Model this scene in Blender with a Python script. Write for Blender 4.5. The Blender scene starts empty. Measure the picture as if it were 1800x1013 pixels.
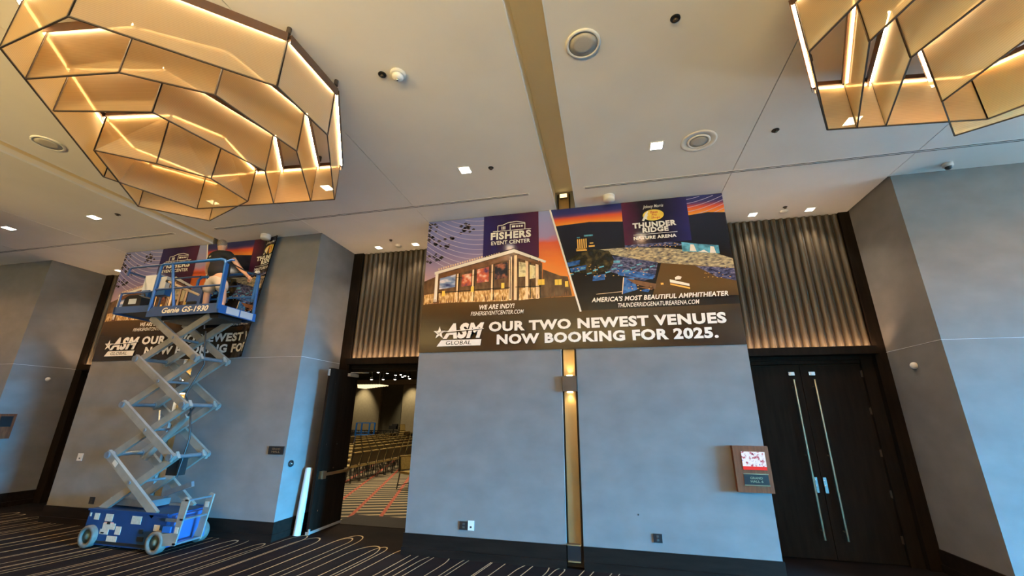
import bpy, bmesh, math, random
from mathutils import Vector, Matrix
random.seed(7)
sc = bpy.context.scene
COL = sc.collection
PI = math.pi

# ------------------------------------------------------------------ camera
cam_d = bpy.data.cameras.new('camera')
cam_d.sensor_fit = 'HORIZONTAL'; cam_d.sensor_width = 36.0
cam_d.lens = 714.38/1800*36.0
cam_d.clip_end = 300
cam = bpy.data.objects.new('camera', cam_d); COL.objects.link(cam)
_p, _w, _r = 0.30674, -0.22752, 0.009606
_f = Vector((math.sin(_w)*math.cos(_p), math.cos(_w)*math.cos(_p), math.sin(_p)))
_x = Vector((math.cos(_w), -math.sin(_w), 0)); _u = _x.cross(_f)
_x2 = _x*math.cos(_r)+_u*math.sin(_r); _u2 = _u*math.cos(_r)-_x*math.sin(_r)
cam.matrix_world = Matrix(((_x2.x, _u2.x, -_f.x, 0), (_x2.y, _u2.y, -_f.y, -6.5), (_x2.z, _u2.z, -_f.z, 1.983), (0, 0, 0, 1)))
sc.camera = cam

# ------------------------------------------------------------------ world (sky seen only through the end windows)
W = bpy.data.worlds.new('world'); sc.world = W; W.use_nodes = True
nt = W.node_tree; nt.nodes.clear()
wo = nt.nodes.new('ShaderNodeOutputWorld'); bg = nt.nodes.new('ShaderNodeBackground')
tc = nt.nodes.new('ShaderNodeTexCoord'); sx = nt.nodes.new('ShaderNodeSeparateXYZ'); rp = nt.nodes.new('ShaderNodeValToRGB')
rp.color_ramp.elements[0].position = 0.495; rp.color_ramp.elements[0].color = (0.038, 0.034, 0.028, 1)
rp.color_ramp.elements[1].position = 0.515; rp.color_ramp.elements[1].color = (0.05, 0.49, 1.0, 1)
mr = nt.nodes.new('ShaderNodeMapRange'); mr.inputs[1].default_value = -1; mr.inputs[2].default_value = 1
nt.links.new(tc.outputs['Generated'], sx.inputs[0]); nt.links.new(sx.outputs[2], mr.inputs[0])
nt.links.new(mr.outputs[0], rp.inputs[0]); nt.links.new(rp.outputs[0], bg.inputs[0]); nt.links.new(bg.outputs[0], wo.inputs[0])
SKY = 640.0
bg.inputs[1].default_value = SKY

# ------------------------------------------------------------------ exposure
vs = sc.view_settings
vs.view_transform = 'Standard'; vs.look = 'None'; vs.exposure = 0.0; vs.gamma = 1.0; vs.use_curve_mapping = False
cy = sc.cycles
cy.max_bounces = 7; cy.diffuse_bounces = 3; cy.glossy_bounces = 3; cy.transmission_bounces = 3; cy.transparent_max_bounces = 24
cy.sample_clamp_indirect = 8.0

# window openings of the foyer's end wall (x = 21) and their portals
XE, YB = 23.0, -14.0
WIN = [(-10.6, -8.4), (-8.2, -6.0), (-5.8, -3.6)]
WZ0, WZ1 = 0.10, 4.3
for a, b in WIN:
    L = bpy.data.lights.new('window_portal', 'AREA'); L.shape = 'RECTANGLE'; L.size = WZ1-WZ0; L.size_y = b-a
    L.cycles.is_portal = True
    o = bpy.data.objects.new('window_portal', L); COL.objects.link(o)
    o.location = (XE+0.12, (a+b)/2, (WZ0+WZ1)/2); o.rotation_euler = (0, PI/2, 0)

# added warm fill lamp, unseen behind the camera, thrown up at the ceiling
UP_E, UP_C = 4700.0, (1.0, 0.69, 0.25)
UL = bpy.data.lights.new('fill_light', 'AREA'); UL.shape = 'RECTANGLE'; UL.size = 16.0; UL.size_y = 1.6; UL.energy = UP_E; UL.color = UP_C
uo = bpy.data.objects.new('fill_light', UL); COL.objects.link(uo); uo.location = (-4.0, -12.6, 1.9); uo.rotation_euler = (math.radians(90+62), 0, 0)

# light powers
P_DOWN, P_ALC = 190.0, 70.0
LED_E, COVE_E, SCON_P = 50.0, 120.0, 16.0
C_DOWN = (1.0, 0.54, 0.26)
WARM = (1.0, 0.70, 0.40); WARMW = (1.0, 0.80, 0.58)

# ================================================================== materials
MATS = {}
def _nodes(name):
    m = bpy.data.materials.new(name); m.use_nodes = True
    n = m.node_tree; n.nodes.clear()
    out = n.nodes.new('ShaderNodeOutputMaterial'); MATS[name] = m
    return m, n, out
def mat(name, col, rough=0.6, metal=0.0, var=0.12, scale=6.0, bump=0.0, bscale=60.0, stretch=(1, 1, 1), spec=0.5, coat=0.0, emit=None):
    m, n, out = _nodes(name)
    p = n.nodes.new('ShaderNodeBsdfPrincipled'); n.links.new(p.outputs[0], out.inputs[0])
    p.inputs['Roughness'].default_value = rough; p.inputs['Metallic'].default_value = metal
    p.inputs['Specular IOR Level'].default_value = spec; p.inputs['Coat Weight'].default_value = coat
    t = n.nodes.new('ShaderNodeTexCoord'); mp = n.nodes.new('ShaderNodeMapping'); mp.inputs['Scale'].default_value = stretch
    n.links.new(t.outputs['Object'], mp.inputs[0])
    nz = n.nodes.new('ShaderNodeTexNoise'); nz.inputs['Scale'].default_value = scale; nz.inputs['Detail'].default_value = 3
    n.links.new(mp.outputs[0], nz.inputs['Vector'])
    r = n.nodes.new('ShaderNodeValToRGB'); r.color_ramp.elements[0].position = .3; r.color_ramp.elements[1].position = .7
    r.color_ramp.elements[0].color = tuple(c*(1-var) for c in col)+(1,); r.color_ramp.elements[1].color = tuple(min(1, c*(1+var)) for c in col)+(1,)
    n.links.new(nz.outputs[0], r.inputs[0]); n.links.new(r.outputs[0], p.inputs['Base Color'])
    if bump:
        n2 = n.nodes.new('ShaderNodeTexNoise'); n2.inputs['Scale'].default_value = bscale; n2.inputs['Detail'].default_value = 2
        n.links.new(mp.outputs[0], n2.inputs['Vector'])
        b = n.nodes.new('ShaderNodeBump'); b.inputs['Strength'].default_value = bump; b.inputs['Distance'].default_value = .01
        n.links.new(n2.outputs[0], b.inputs['Height']); n.links.new(b.outputs[0], p.inputs['Normal'])
    if emit:
        p.inputs['Emission Color'].default_value = tuple(emit[:3])+(1,); p.inputs['Emission Strength'].default_value = emit[3]
    return m
def emi(name, col, s):
    m, n, out = _nodes(name); e = n.nodes.new('ShaderNodeEmission')
    e.inputs[0].default_value = tuple(col)+(1,); e.inputs[1].default_value = s; n.links.new(e.outputs[0], out.inputs[0]); return m
def mth(n, op, a, b=None, c=None):
    x = n.nodes.new('ShaderNodeMath'); x.operation = op
    for i, v in enumerate((a, b, c)):
        if v is None: continue
        if isinstance(v, (int, float)): x.inputs[i].default_value = v
        else: n.links.new(v, x.inputs[i])
    return x.outputs[0]

mat('wall_fabric', (.19, .187, .182), .9, var=.10, scale=2.2, bump=.35, bscale=220, stretch=(1, 1, 1.6), spec=.2)
mat('ceiling_paint', (.86, .83, .78), .75, var=.03, scale=1.2, spec=.3)
mat('pocket_paint', (.84, .72, .50), .7, var=.04, scale=1.2)
mat('reveal_dark', (.05, .048, .045), .7)
mat('white_edge', (.82, .84, .86), .45, var=.02)
mat('base_wood', (.013, .009, .007), .55, var=.25, scale=5, stretch=(.4, 3, 3), bump=.05, spec=.06)
mat('door_wood', (.013, .009, .0065), .55, var=.3, scale=7, stretch=(3, 3, .3), bump=.05, spec=.05)
mat('flute_wood', (.075, .058, .038), .34, var=.18, scale=6, stretch=(4, 4, .2))
mat('flute_back', (.03, .022, .016), .6)
mat('gold_strip', (.42, .29, .13), .38, metal=.6, var=.10, scale=8, stretch=(1, 1, .2))
mat('bronze', (.085, .065, .05), .45, metal=.5)
mat('rim_brown', (.11, .055, .03), .5, metal=.2)
mat('chrome', (.75, .76, .78), .22, metal=1.0, var=.05)
mat('brass', (.62, .52, .34), .32, metal=1.0, var=.06)
mat('black_plastic', (.012, .012, .013), .4)
mat('white_plastic', (.72, .71, .68), .45, var=.03)
mat('grey_plastic', (.35, .34, .32), .5, var=.05)
mat('speaker_mesh', (.50, .47, .43), .8, var=.06, scale=200)
mat('sign_wood', (.15, .05, .02), .5, spec=.2, var=.25, scale=9, stretch=(6, 3, .6))
mat('tube_paper', (.74, .75, .76), .6, var=.05)
mat('lift_blue', (.012, .11, .40), .42, var=.12, scale=4)
mat('lift_navy', (.03, .075, .22), .45, var=.12, scale=4)
mat('lift_grey', (.27, .255, .22), .5, metal=.25, var=.15, scale=5)
mat('lift_steel', (.26, .29, .32), .35, metal=.7, var=.12)
mat('tyre', (.11, .10, .085), .8, var=.2, scale=14)
mat('chassis_blue', (.005, .036, .13), .45, var=.15, scale=4)
mat('hub', (.09, .14, .12), .6)
mat('decal', (.50, .46, .38), .6, var=.12, scale=30)
mat('decal_red', (.65, .32, .28), .6)
mat('letter_cream', (.85, .82, .70), .5, var=.02)
mat('deck_dark', (.035, .04, .05), .6, bump=.3, bscale=90)
mat('skin', (.55, .32, .22), .55, var=.06)
mat('tee_black', (.010, .010, .011), .85, var=.2, bump=.2, bscale=40)
mat('shorts_grey', (.42, .40, .37), .85, var=.08, bump=.25, bscale=35)
mat('hair', (.22, .18, .14), .8, var=.25, scale=50)
mat('shoe', (.10, .09, .08), .7)
mat('paper', (.42, .50, .58), .6, var=.06)
mat('yellow', (.75, .60, .05), .5)
mat('chair_fabric', (.36, .26, .085), .8, var=.2, scale=20)
mat('chair_back', (.085, .062, .022), .6, var=.15)
mat('chair_frame', (.018, .015, .013), .45)
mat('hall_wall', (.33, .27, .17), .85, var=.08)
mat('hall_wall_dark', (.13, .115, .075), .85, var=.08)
mat('hall_black', (.012, .012, .012), .8)
mat('hall_beam', (.38, .31, .2), .8)
mat('plain_wall', (.55, .53, .50), .8, var=.04)
mat('back_wall', (.20, .17, .14), .8, var=.06)
mat('stage_black', (.014, .013, .012), .7)
emi('downlight_lens', (1.0, .86, .66), 45.0)
emi('alcove_lens', (1.0, .90, .72), 9.0)
emi('led', (1.0, .76, .46), LED_E)
emi('cove_led', (1.0, .62, .36), COVE_E)
emi('sconce_lamp', (1.0, .78, .42), 14.0)
emi('upper_lamp', (1.0, .78, .38), 2.2)
emi('hall_spot', (1.0, .92, .80), 8.0)
emi('hall_glow', (1.0, .80, .42), 1.6)

# woven wire-glass of the chandeliers: fine threads, lets part of the light straight through
def glass_mat():
    m, n, out = _nodes('mesh_glass')
    tr = n.nodes.new('ShaderNodeBsdfTransparent'); tr.inputs[0].default_value = (1, .93, .80, 1)
    tl = n.nodes.new('ShaderNodeBsdfTranslucent'); tl.inputs[0].default_value = (.92, .66, .32, 1)
    df = n.nodes.new('ShaderNodeBsdfDiffuse'); df.inputs[0].default_value = (.54, .46, .33, 1)
    gl = n.nodes.new('ShaderNodeBsdfGlossy'); gl.inputs[0].default_value = (.9, .8, .65, 1); gl.inputs[1].default_value = .25
    a = n.nodes.new('ShaderNodeMixShader'); a.inputs[0].default_value = .55; n.links.new(tl.outputs[0], a.inputs[1]); n.links.new(df.outputs[0], a.inputs[2])
    t = n.nodes.new('ShaderNodeTexCoord'); w = n.nodes.new('ShaderNodeTexWave'); w.bands_direction = 'Z'; w.inputs['Scale'].default_value = 18; w.inputs['Distortion'].default_value = .6; w.inputs['Detail'].default_value = 1
    n.links.new(t.outputs['Object'], w.inputs['Vector'])
    f = mth(n, 'MULTIPLY_ADD', w.outputs['Fac'], .10, .54)
    b = n.nodes.new('ShaderNodeMixShader'); n.links.new(f, b.inputs[0]); n.links.new(tr.outputs[0], b.inputs[1]); n.links.new(a.outputs[0], b.inputs[2])
    c = n.nodes.new('ShaderNodeMixShader'); c.inputs[0].default_value = .03; n.links.new(b.outputs[0], c.inputs[1]); n.links.new(gl.outputs[0], c.inputs[2])
    n.links.new(c.outputs[0], out.inputs[0]); return m
glass_mat()

# foyer carpet: near-black pile with woven hairpin lines running towards the doors
def carpet_mat():
    m, n, out = _nodes('foyer_carpet')
    p = n.nodes.new('ShaderNodeBsdfPrincipled'); p.inputs['Roughness'].default_value = .95; p.inputs['Specular IOR Level'].default_value = .1
    n.links.new(p.outputs[0], out.inputs[0])
    t = n.nodes.new('ShaderNodeTexCoord'); s = n.nodes.new('ShaderNodeSeparateXYZ'); n.links.new(t.outputs['Object'], s.inputs[0])
    X, Yv = s.outputs[0], s.outputs[1]
    bend = n.nodes.new('ShaderNodeTexNoise'); bend.inputs['Scale'].default_value = .22; bend.inputs['Detail'].default_value = 0
    n.links.new(t.outputs['Object'], bend.inputs['Vector'])
    masks = []
    for k, (per, sh, dx) in enumerate(((.60, .16, 0.0), (.83, .16, .23))):
        xs = mth(n, 'MULTIPLY_ADD', Yv, -sh, X)
        xs = mth(n, 'ADD', xs, mth(n, 'MULTIPLY', bend.outputs[0], .9))
        q = mth(n, 'DIVIDE', mth(n, 'ADD', xs, dx+50*per), per)
        cell = mth(n, 'FLOOR', q)
        wn = n.nodes.new('ShaderNodeTexWhiteNoise'); wn.noise_dimensions = '1D'; n.links.new(mth(n, 'ADD', cell, k*31.7), wn.inputs['W'])
        wn2 = n.nodes.new('ShaderNodeTexWhiteNoise'); wn2.noise_dimensions = '1D'; n.links.new(mth(n, 'ADD', cell, 111.3+k*17.1), wn2.inputs['W'])
        loc = mth(n, 'MULTIPLY', mth(n, 'SUBTRACT', mth(n, 'FRACT', q), .5), per)
        yend = mth(n, 'MULTIPLY_ADD', wn.outputs[0], .75, -.45)
        dy = mth(n, 'MAXIMUM', mth(n, 'SUBTRACT', Yv, yend), 0.0)
        d = mth(n, 'SQRT', mth(n, 'ADD', mth(n, 'MULTIPLY', loc, loc), mth(n, 'MULTIPLY', mth(n, 'MULTIPLY', dy, dy), .18)))
        rad = mth(n, 'MULTIPLY_ADD', wn2.outputs[0], .17, .05)
        e = mth(n, 'ABSOLUTE', mth(n, 'SUBTRACT', d, rad))
        masks.append(mth(n, 'LESS_THAN', e, .0066))
    mk = mth(n, 'MAXIMUM', masks[0], masks[1])
    nz = n.nodes.new('ShaderNodeTexNoise'); nz.inputs['Scale'].default_value = 1.4; n.links.new(t.outputs['Object'], nz.inputs['Vector'])
    r = n.nodes.new('ShaderNodeValToRGB'); r.color_ramp.elements[0].color = (.0045, .004, .005, 1); r.color_ramp.elements[1].color = (.012, .0085, .0085, 1)
    r.color_ramp.elements[0].position = .35; r.color_ramp.elements[1].position = .7
    n.links.new(nz.outputs[0], r.inputs[0])
    mx = n.nodes.new('ShaderNodeMix'); mx.data_type = 'RGBA'; n.links.new(mk, mx.inputs[0]); n.links.new(r.outputs[0], mx.inputs[6]); mx.inputs[7].default_value = (.40, .33, .21, 1)
    n.links.new(mx.outputs[2], p.inputs['Base Color'])
    n2 = n.nodes.new('ShaderNodeTexNoise'); n2.inputs['Scale'].default_value = 260; n.links.new(t.outputs['Object'], n2.inputs['Vector'])
    b = n.nodes.new('ShaderNodeBump'); b.inputs['Strength'].default_value = .5; b.inputs['Distance'].default_value = .004
    n.links.new(n2.outputs[0], b.inputs['Height']); n.links.new(b.outputs[0], p.inputs['Normal'])
carpet_mat()
def hall_carpet_mat():
    m, n, out = _nodes('hall_carpet')
    p = n.nodes.new('ShaderNodeBsdfPrincipled'); p.inputs['Roughness'].default_value = .95; n.links.new(p.outputs[0], out.inputs[0])
    t = n.nodes.new('ShaderNodeTexCoord'); mp = n.nodes.new('ShaderNodeMapping'); mp.inputs['Rotation'].default_value = (0, 0, -.36)
    n.links.new(t.outputs['Object'], mp.inputs[0]); s = n.nodes.new('ShaderNodeSeparateXYZ'); n.links.new(mp.outputs[0], s.inputs[0])
    u, v = s.outputs[0], s.outputs[1]
    nz = n.nodes.new('ShaderNodeTexNoise'); nz.inputs['Scale'].default_value = 2.0; n.links.new(t.outputs['Object'], nz.inputs['Vector'])
    col = mth(n, 'FLOOR', mth(n, 'DIVIDE', u, .62))
    wn = n.nodes.new('ShaderNodeTexWhiteNoise'); wn.noise_dimensions = '1D'; n.links.new(col, wn.inputs['W'])
    st = mth(n, 'LESS_THAN', mth(n, 'FRACT', mth(n, 'ADD', mth(n, 'DIVIDE', v, .30), wn.outputs[0])), .30)
    rd = mth(n, 'LESS_THAN', mth(n, 'FRACT', mth(n, 'DIVIDE', u, .62)), .13)
    a = n.nodes.new('ShaderNodeMix'); a.data_type = 'RGBA'; n.links.new(st, a.inputs[0]); a.inputs[6].default_value = (.035, .033, .026, 1); a.inputs[7].default_value = (.50, .40, .24, 1)
    b = n.nodes.new('ShaderNodeMix'); b.data_type = 'RGBA'; n.links.new(rd, b.inputs[0]); n.links.new(a.outputs[2], b.inputs[6]); b.inputs[7].default_value = (.38, .085, .05, 1)
    n.links.new(b.outputs[2], p.inputs['Base Color'])
hall_carpet_mat()
def ramp_mat(name, axis, stops, rough=.35, noise=0.0, nscale=3.0, nstretch=(1, 1, 1), lo=0.0, hi=1.0):
    """printed colour that runs along one object axis, between lo and hi"""
    m, n, out = _nodes(name)
    p = n.nodes.new('ShaderNodeBsdfPrincipled'); p.inputs['Roughness'].default_value = rough; n.links.new(p.outputs[0], out.inputs[0])
    p.inputs['Specular IOR Level'].default_value = .3
    t = n.nodes.new('ShaderNodeTexCoord'); s = n.nodes.new('ShaderNodeSeparateXYZ'); n.links.new(t.outputs['Object'], s.inputs[0])
    mr = n.nodes.new('ShaderNodeMapRange'); mr.inputs[1].default_value = lo; mr.inputs[2].default_value = hi
    n.links.new(s.outputs[axis], mr.inputs[0]); f = mr.outputs[0]
    if noise:
        mp = n.nodes.new('ShaderNodeMapping'); mp.inputs['Scale'].default_value = nstretch; n.links.new(t.outputs['Object'], mp.inputs[0])
        nz = n.nodes.new('ShaderNodeTexNoise'); nz.inputs['Scale'].default_value = nscale; nz.inputs['Detail'].default_value = 4; n.links.new(mp.outputs[0], nz.inputs['Vector'])
        f = mth(n, 'ADD', f, mth(n, 'MULTIPLY', mth(n, 'SUBTRACT', nz.outputs[0], .5), noise))
    r = n.nodes.new('ShaderNodeValToRGB'); el = r.color_ramp.elements
    while len(el) < len(stops): el.new(.5)
    for e, (ps, c) in zip(el, stops): e.position = ps; e.color = tuple(c)+(1,)
    n.links.new(f, r.inputs[0]); n.links.new(r.outputs[0], p.inputs['Base Color']); return m
def speck_mat(name, cols, scale, stretch=(1, 1, 1), rough=.35):
    """printed crowd / twinkle texture"""
    m, n, out = _nodes(name)
    p = n.nodes.new('ShaderNodeBsdfPrincipled'); p.inputs['Roughness'].default_value = rough; n.links.new(p.outputs[0], out.inputs[0])
    t = n.nodes.new('ShaderNodeTexCoord'); mp = n.nodes.new('ShaderNodeMapping'); mp.inputs['Scale'].default_value = stretch; n.links.new(t.outputs['Object'], mp.inputs[0])
    nz = n.nodes.new('ShaderNodeTexNoise'); nz.inputs['Scale'].default_value = scale; nz.inputs['Detail'].default_value = 5; n.links.new(mp.outputs[0], nz.inputs['Vector'])
    r = n.nodes.new('ShaderNodeValToRGB'); el = r.color_ramp.elements
    while len(el) < len(cols): el.new(.5)
    for i, (e, c) in enumerate(zip(el, cols)): e.position = .3+.4*i/(len(cols)-1); e.color = tuple(c)+(1,)
    n.links.new(nz.outputs[0], r.inputs[0]); n.links.new(r.outputs[0], p.inputs['Base Color']); return m

# ================================================================== mesh helpers
class MB:
    def __init__(s): s.v = []; s.f = []; s.mi = []; s.sm = []; s.cur = 0; s.smooth = False
    def add(s, vs, fs, smooth=None):
        k = len(s.v); s.v += [tuple(v) for v in vs]
        for f in fs: s.f.append([i+k for i in f]); s.mi.append(s.cur); s.sm.append(s.smooth if smooth is None else smooth)
        return s
    def box(s, x0, x1, y0, y1, z0, z1):
        return s.add([(x0,y0,z0),(x1,y0,z0),(x1,y1,z0),(x0,y1,z0),(x0,y0,z1),(x1,y0,z1),(x1,y1,z1),(x0,y1,z1)],
                     [(0,3,2,1),(4,5,6,7),(0,1,5,4),(1,2,6,5),(2,3,7,6),(3,0,4,7)])
    def bar(s, a, b, w, h, up=(0,0,1)):
        a = Vector(a); b = Vector(b); d = (b-a).normalized(); up = Vector(up)
        if abs(d.dot(up)) > .98: up = Vector((0,1,0))
        x = d.cross(up).normalized()*(w/2); z = x.cross(d).normalized()*(h/2)
        return s.add([p+i*x+j*z for p in (a,b) for i, j in ((-1,-1),(1,-1),(1,1),(-1,1))],
                     [(0,1,2,3),(7,6,5,4),(0,4,5,1),(1,5,6,2),(2,6,7,3),(3,7,4,0)])
    def cyl(s, a, b, r, n=12, r2=None, caps=True):
        a = Vector(a); b = Vector(b); d = (b-a).normalized(); r2 = r if r2 is None else r2
        x = d.orthogonal().normalized(); y = d.cross(x)
        vs = [a+(x*math.cos(t)+y*math.sin(t))*r for t in [2*PI*i/n for i in range(n)]]+[b+(x*math.cos(t)+y*math.sin(t))*r2 for t in [2*PI*i/n for i in range(n)]]
        s.add(vs, [(i,(i+1)%n,n+(i+1)%n,n+i) for i in range(n)], True)
        if caps: s.add(vs, [tuple(range(n-1,-1,-1)), tuple(range(n,2*n))], False)
        return s
    def tube(s, pts, r, n=8):
        pts = [Vector(p) for p in pts]; rings = []
        prev = None
        for i, p in enumerate(pts):
            d = ((pts[min(i+1,len(pts)-1)]-pts[max(i-1,0)])).normalized()
            x = d.orthogonal().normalized() if prev is None else (prev-d*prev.dot(d)).normalized()
            prev = x; y = d.cross(x)
            rings.append([p+(x*math.cos(2*PI*k/n)+y*math.sin(2*PI*k/n))*r for k in range(n)])
        vs = [v for g in rings for v in g]; m = len(rings)
        s.add(vs, [(i*n+k, i*n+(k+1)%n, (i+1)*n+(k+1)%n, (i+1)*n+k) for i in range(m-1) for k in range(n)], True)
        return s.add(vs, [tuple(range(n-1,-1,-1)), tuple((m-1)*n+k for k in range(n))], False)
    def ell(s, c, r, n=12, m=8, M=None):
        c = Vector(c); vs = []
        for j in range(m+1):
            ph = PI*j/m
            for i in range(n):
                v = Vector((r[0]*math.sin(ph)*math.cos(2*PI*i/n), r[1]*math.sin(ph)*math.sin(2*PI*i/n), r[2]*math.cos(ph)))
                vs.append(c+(M@v if M else v))
        return s.add(vs, [(j*n+i, (j+1)*n+i, (j+1)*n+(i+1)%n, j*n+(i+1)%n) for j in range(m) for i in range(n)], True)
    def prism(s, poly, axis, a, b):
        """extrude a 2D polygon along an axis (0,1,2) from a to b"""
        def P(p, t): q = list(p); q.insert(axis, t); return tuple(q)
        n = len(poly); vs = [P(p, a) for p in poly]+[P(p, b) for p in poly]
        return s.add(vs, [tuple(range(n-1,-1,-1)), tuple(range(n,2*n))]+[(i,(i+1)%n,n+(i+1)%n,n+i) for i in range(n)])
    def lathe(s, prof, c, n=24, axis=2, sgn=1, caps=True):
        """prof: (radius, height) from c along axis"""
        c = Vector(c); vs = []
        for r, h in prof:
            for i in range(n):
                t = 2*PI*i/n; q = [r*math.cos(t), r*math.sin(t)]; q.insert(axis, h*sgn); vs.append(c+Vector(q))
        m = len(prof)
        return s.add(vs, [(j*n+i, j*n+(i+1)%n, (j+1)*n+(i+1)%n, (j+1)*n+i) for j in range(m-1) for i in range(n)]+([tuple(range(n)), tuple((m-1)*n+i for i in range(n))] if caps else []), True)
    def mesh(s, name, mats):
        me = bpy.data.meshes.new(name); me.from_pydata(s.v, [], s.f)
        for m in (mats if isinstance(mats, (list, tuple)) else [mats]): me.materials.append(MATS[m] if isinstance(m, str) else m)
        for p, i, b in zip(me.polygons, s.mi, s.sm): p.material_index = i; p.use_smooth = b
        bm = bmesh.new(); bm.from_mesh(me); bmesh.ops.recalc_face_normals(bm, faces=bm.faces); bm.to_mesh(me); bm.free()
        return me
    def build(s, name, mats, parent=None, loc=None):
        return obj(name, s.mesh(name, mats), parent, loc)
def obj(name, me, parent=None, loc=None):
    o = bpy.data.objects.new(name, me); COL.objects.link(o)
    if parent is not None: o.parent = parent
    if loc is not None: o.location = loc
    return o
def empty(name, loc=(0,0,0), rz=0.0):
    o = bpy.data.objects.new(name, None); COL.objects.link(o); o.location = loc; o.rotation_euler = (0,0,rz); o.empty_display_size = .1; return o
def tag(o, label, cat, group=None):
    o['label'] = label; o['category'] = cat
    if group: o['group'] = group
    return o
def struct(o, label=None):
    o['kind'] = 'structure'
    if label: o['label'] = label
    return o
def copy_tree(o, parent=None):
    c = o.copy(); COL.objects.link(c); c.parent = parent
    for ch in list(o.children): copy_tree(ch, c)
    return c
def text_mesh(s, bold=0.0, shear=0.0, space=1.0):
    cu = bpy.data.curves.new('lettering', 'FONT'); cu.body = s; cu.size = 1.0; cu.offset = bold; cu.shear = shear; cu.space_character = space; cu.resolution_u = 3
    o = bpy.data.objects.new('lettering', cu); COL.objects.link(o)
    dg = bpy.context.evaluated_depsgraph_get(); dg.update()
    me = bpy.data.meshes.new_from_object(o.evaluated_get(dg)); 
    vs = [v.co.copy() for v in me.vertices]; fs = [list(p.vertices) for p in me.polygons]
    bpy.data.objects.remove(o); bpy.data.curves.remove(cu); bpy.data.meshes.remove(me)
    return vs, fs
def put_text(mb, s, fit, to3d, bold=0.02, shear=0.0, space=1.0):
    """fit = (u0, v0, u1, v1): the text's bounding box is fitted to that rectangle"""
    vs, fs = text_mesh(s, bold, shear, space)
    x0 = min(v.x for v in vs); x1 = max(v.x for v in vs); y0 = min(v.y for v in vs); y1 = max(v.y for v in vs)
    u0, v0, u1, v1 = fit
    mb.add([to3d(u0+(v.x-x0)/(x1-x0)*(u1-u0), v0+(v.y-y0)/(y1-y0)*(v1-v0)) for v in vs], fs, False)

# ================================================================== the room
ZC, ZB, ZBB = 5.519, 3.016, 0.283
BAY = 7.51
CL, CR = -3.143, 2.011
SLW = (-.718, -.357)                     # central slot
DEP = 1.17                               # depth of the door alcoves
DY = 1.30                                # face of the door leaves
piers = [('wall_center', CL, CR), ('wall_left', CL-BAY, CR-BAY), ('wall_right', CL+BAY, CR+BAY), ('wall_far_left', CL-2*BAY, CR-2*BAY)]

fl = MB().box(-24, XE+.3, YB-.3, 1.36, -.12, 0).build('floor', 'foyer_carpet'); struct(fl)
fh = MB().box(-32, 8, 1.36, 31, -.12, 0).build('floor_ballroom', 'hall_carpet'); struct(fh)
thr = MB().box(-5.30, -3.40, 1.30, 2.05, 0, .006).build('trim_1', 'base_wood'); struct(thr)

# ceiling: drywall panels with thin shadow joints, divided by deep pockets on the pier centre lines
ceil = struct(empty('ceiling', (0, 0, ZC)))
cuts = []
for k in range(-3, 4):
    cuts += [(CL+k*BAY-.02, 'j'), (SLW[0]+k*BAY, 'p0'), (SLW[1]+k*BAY, 'p1'), (CR+k*BAY, 'j')]
cuts = [c for c in cuts if -24 < c[0] < XE]
J = .006
for (a, ta), (b, tb) in zip(cuts[:-1], cuts[1:]):
    if ta == 'p0': continue
    alc = (ta == 'j' and tb == 'j')
    x0 = a+(J if ta == 'j' else 0); x1 = b-(J if tb == 'j' else 0)
    MB().box(x0, x1, YB, (1.36 if alc else .02), 0, .10).build('ceiling_panel', 'ceiling_paint', ceil)
MB().box(-24, XE, YB, 1.4, .34, .44).build('slab', 'pocket_paint', ceil)
for k in range(-2, 3):
    a, b = SLW[0]+k*BAY, SLW[1]+k*BAY
    p = MB().box(a-.05, a, YB, .1, .10, .34).box(b, b+.05, YB, .1, .10, .34).build('pocket_lining', 'pocket_paint', ceil)
    MB().box(a, a+.012, YB, .0, -.004, .028).box(b-.012, b, YB, .0, -.004, .028).build('edge_trim', 'white_edge', ceil)
for (a, ta) in cuts:
    if ta == 'j': MB().box(a-.03, a+.03, YB, .0, .10, .13).build('joint_backing', 'reveal_dark', ceil)

def pier(name, x0, x1, k):
    w = struct(empty(name, (0, 0, 0)))
    s0, s1 = -.690+k*BAY, -.452+k*BAY
    for a, b in ((x0, s0), (s1, x1)):
        MB().box(a, b, 0, 1.36, ZBB, ZB-.002).build('wall_panel', 'wall_fabric', w)
        MB().box(a, b, 0, 1.36, ZB+.002, ZC+.335).build('wall_panel', 'wall_fabric', w)
        MB().box(a-.004, b+.004, .004, 1.36, ZB-.002, ZB+.002).build('joint_bead', 'white_edge', w)
        bb = MB(); m0 = x0-.018 if a == x0 else a; m1 = x1+.018 if b == x1 else b
        bb.box(m0, m1, -.018, 1.30, 0, ZBB); bb.box(m0-(.012 if a == x0 else 0), m1+(.012 if b == x1 else 0), -.034, 1.29, 0, .10)
        bb.build('baseboard', 'base_wood', w)
    MB().box(s0, s1, .09, 1.36, 0, ZC+.335).build('slot_back', 'flute_back', w)
    return w
for k, (n, a, b) in zip((0, -1, 1, -2), piers): pier(n, a, b, k)

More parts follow.
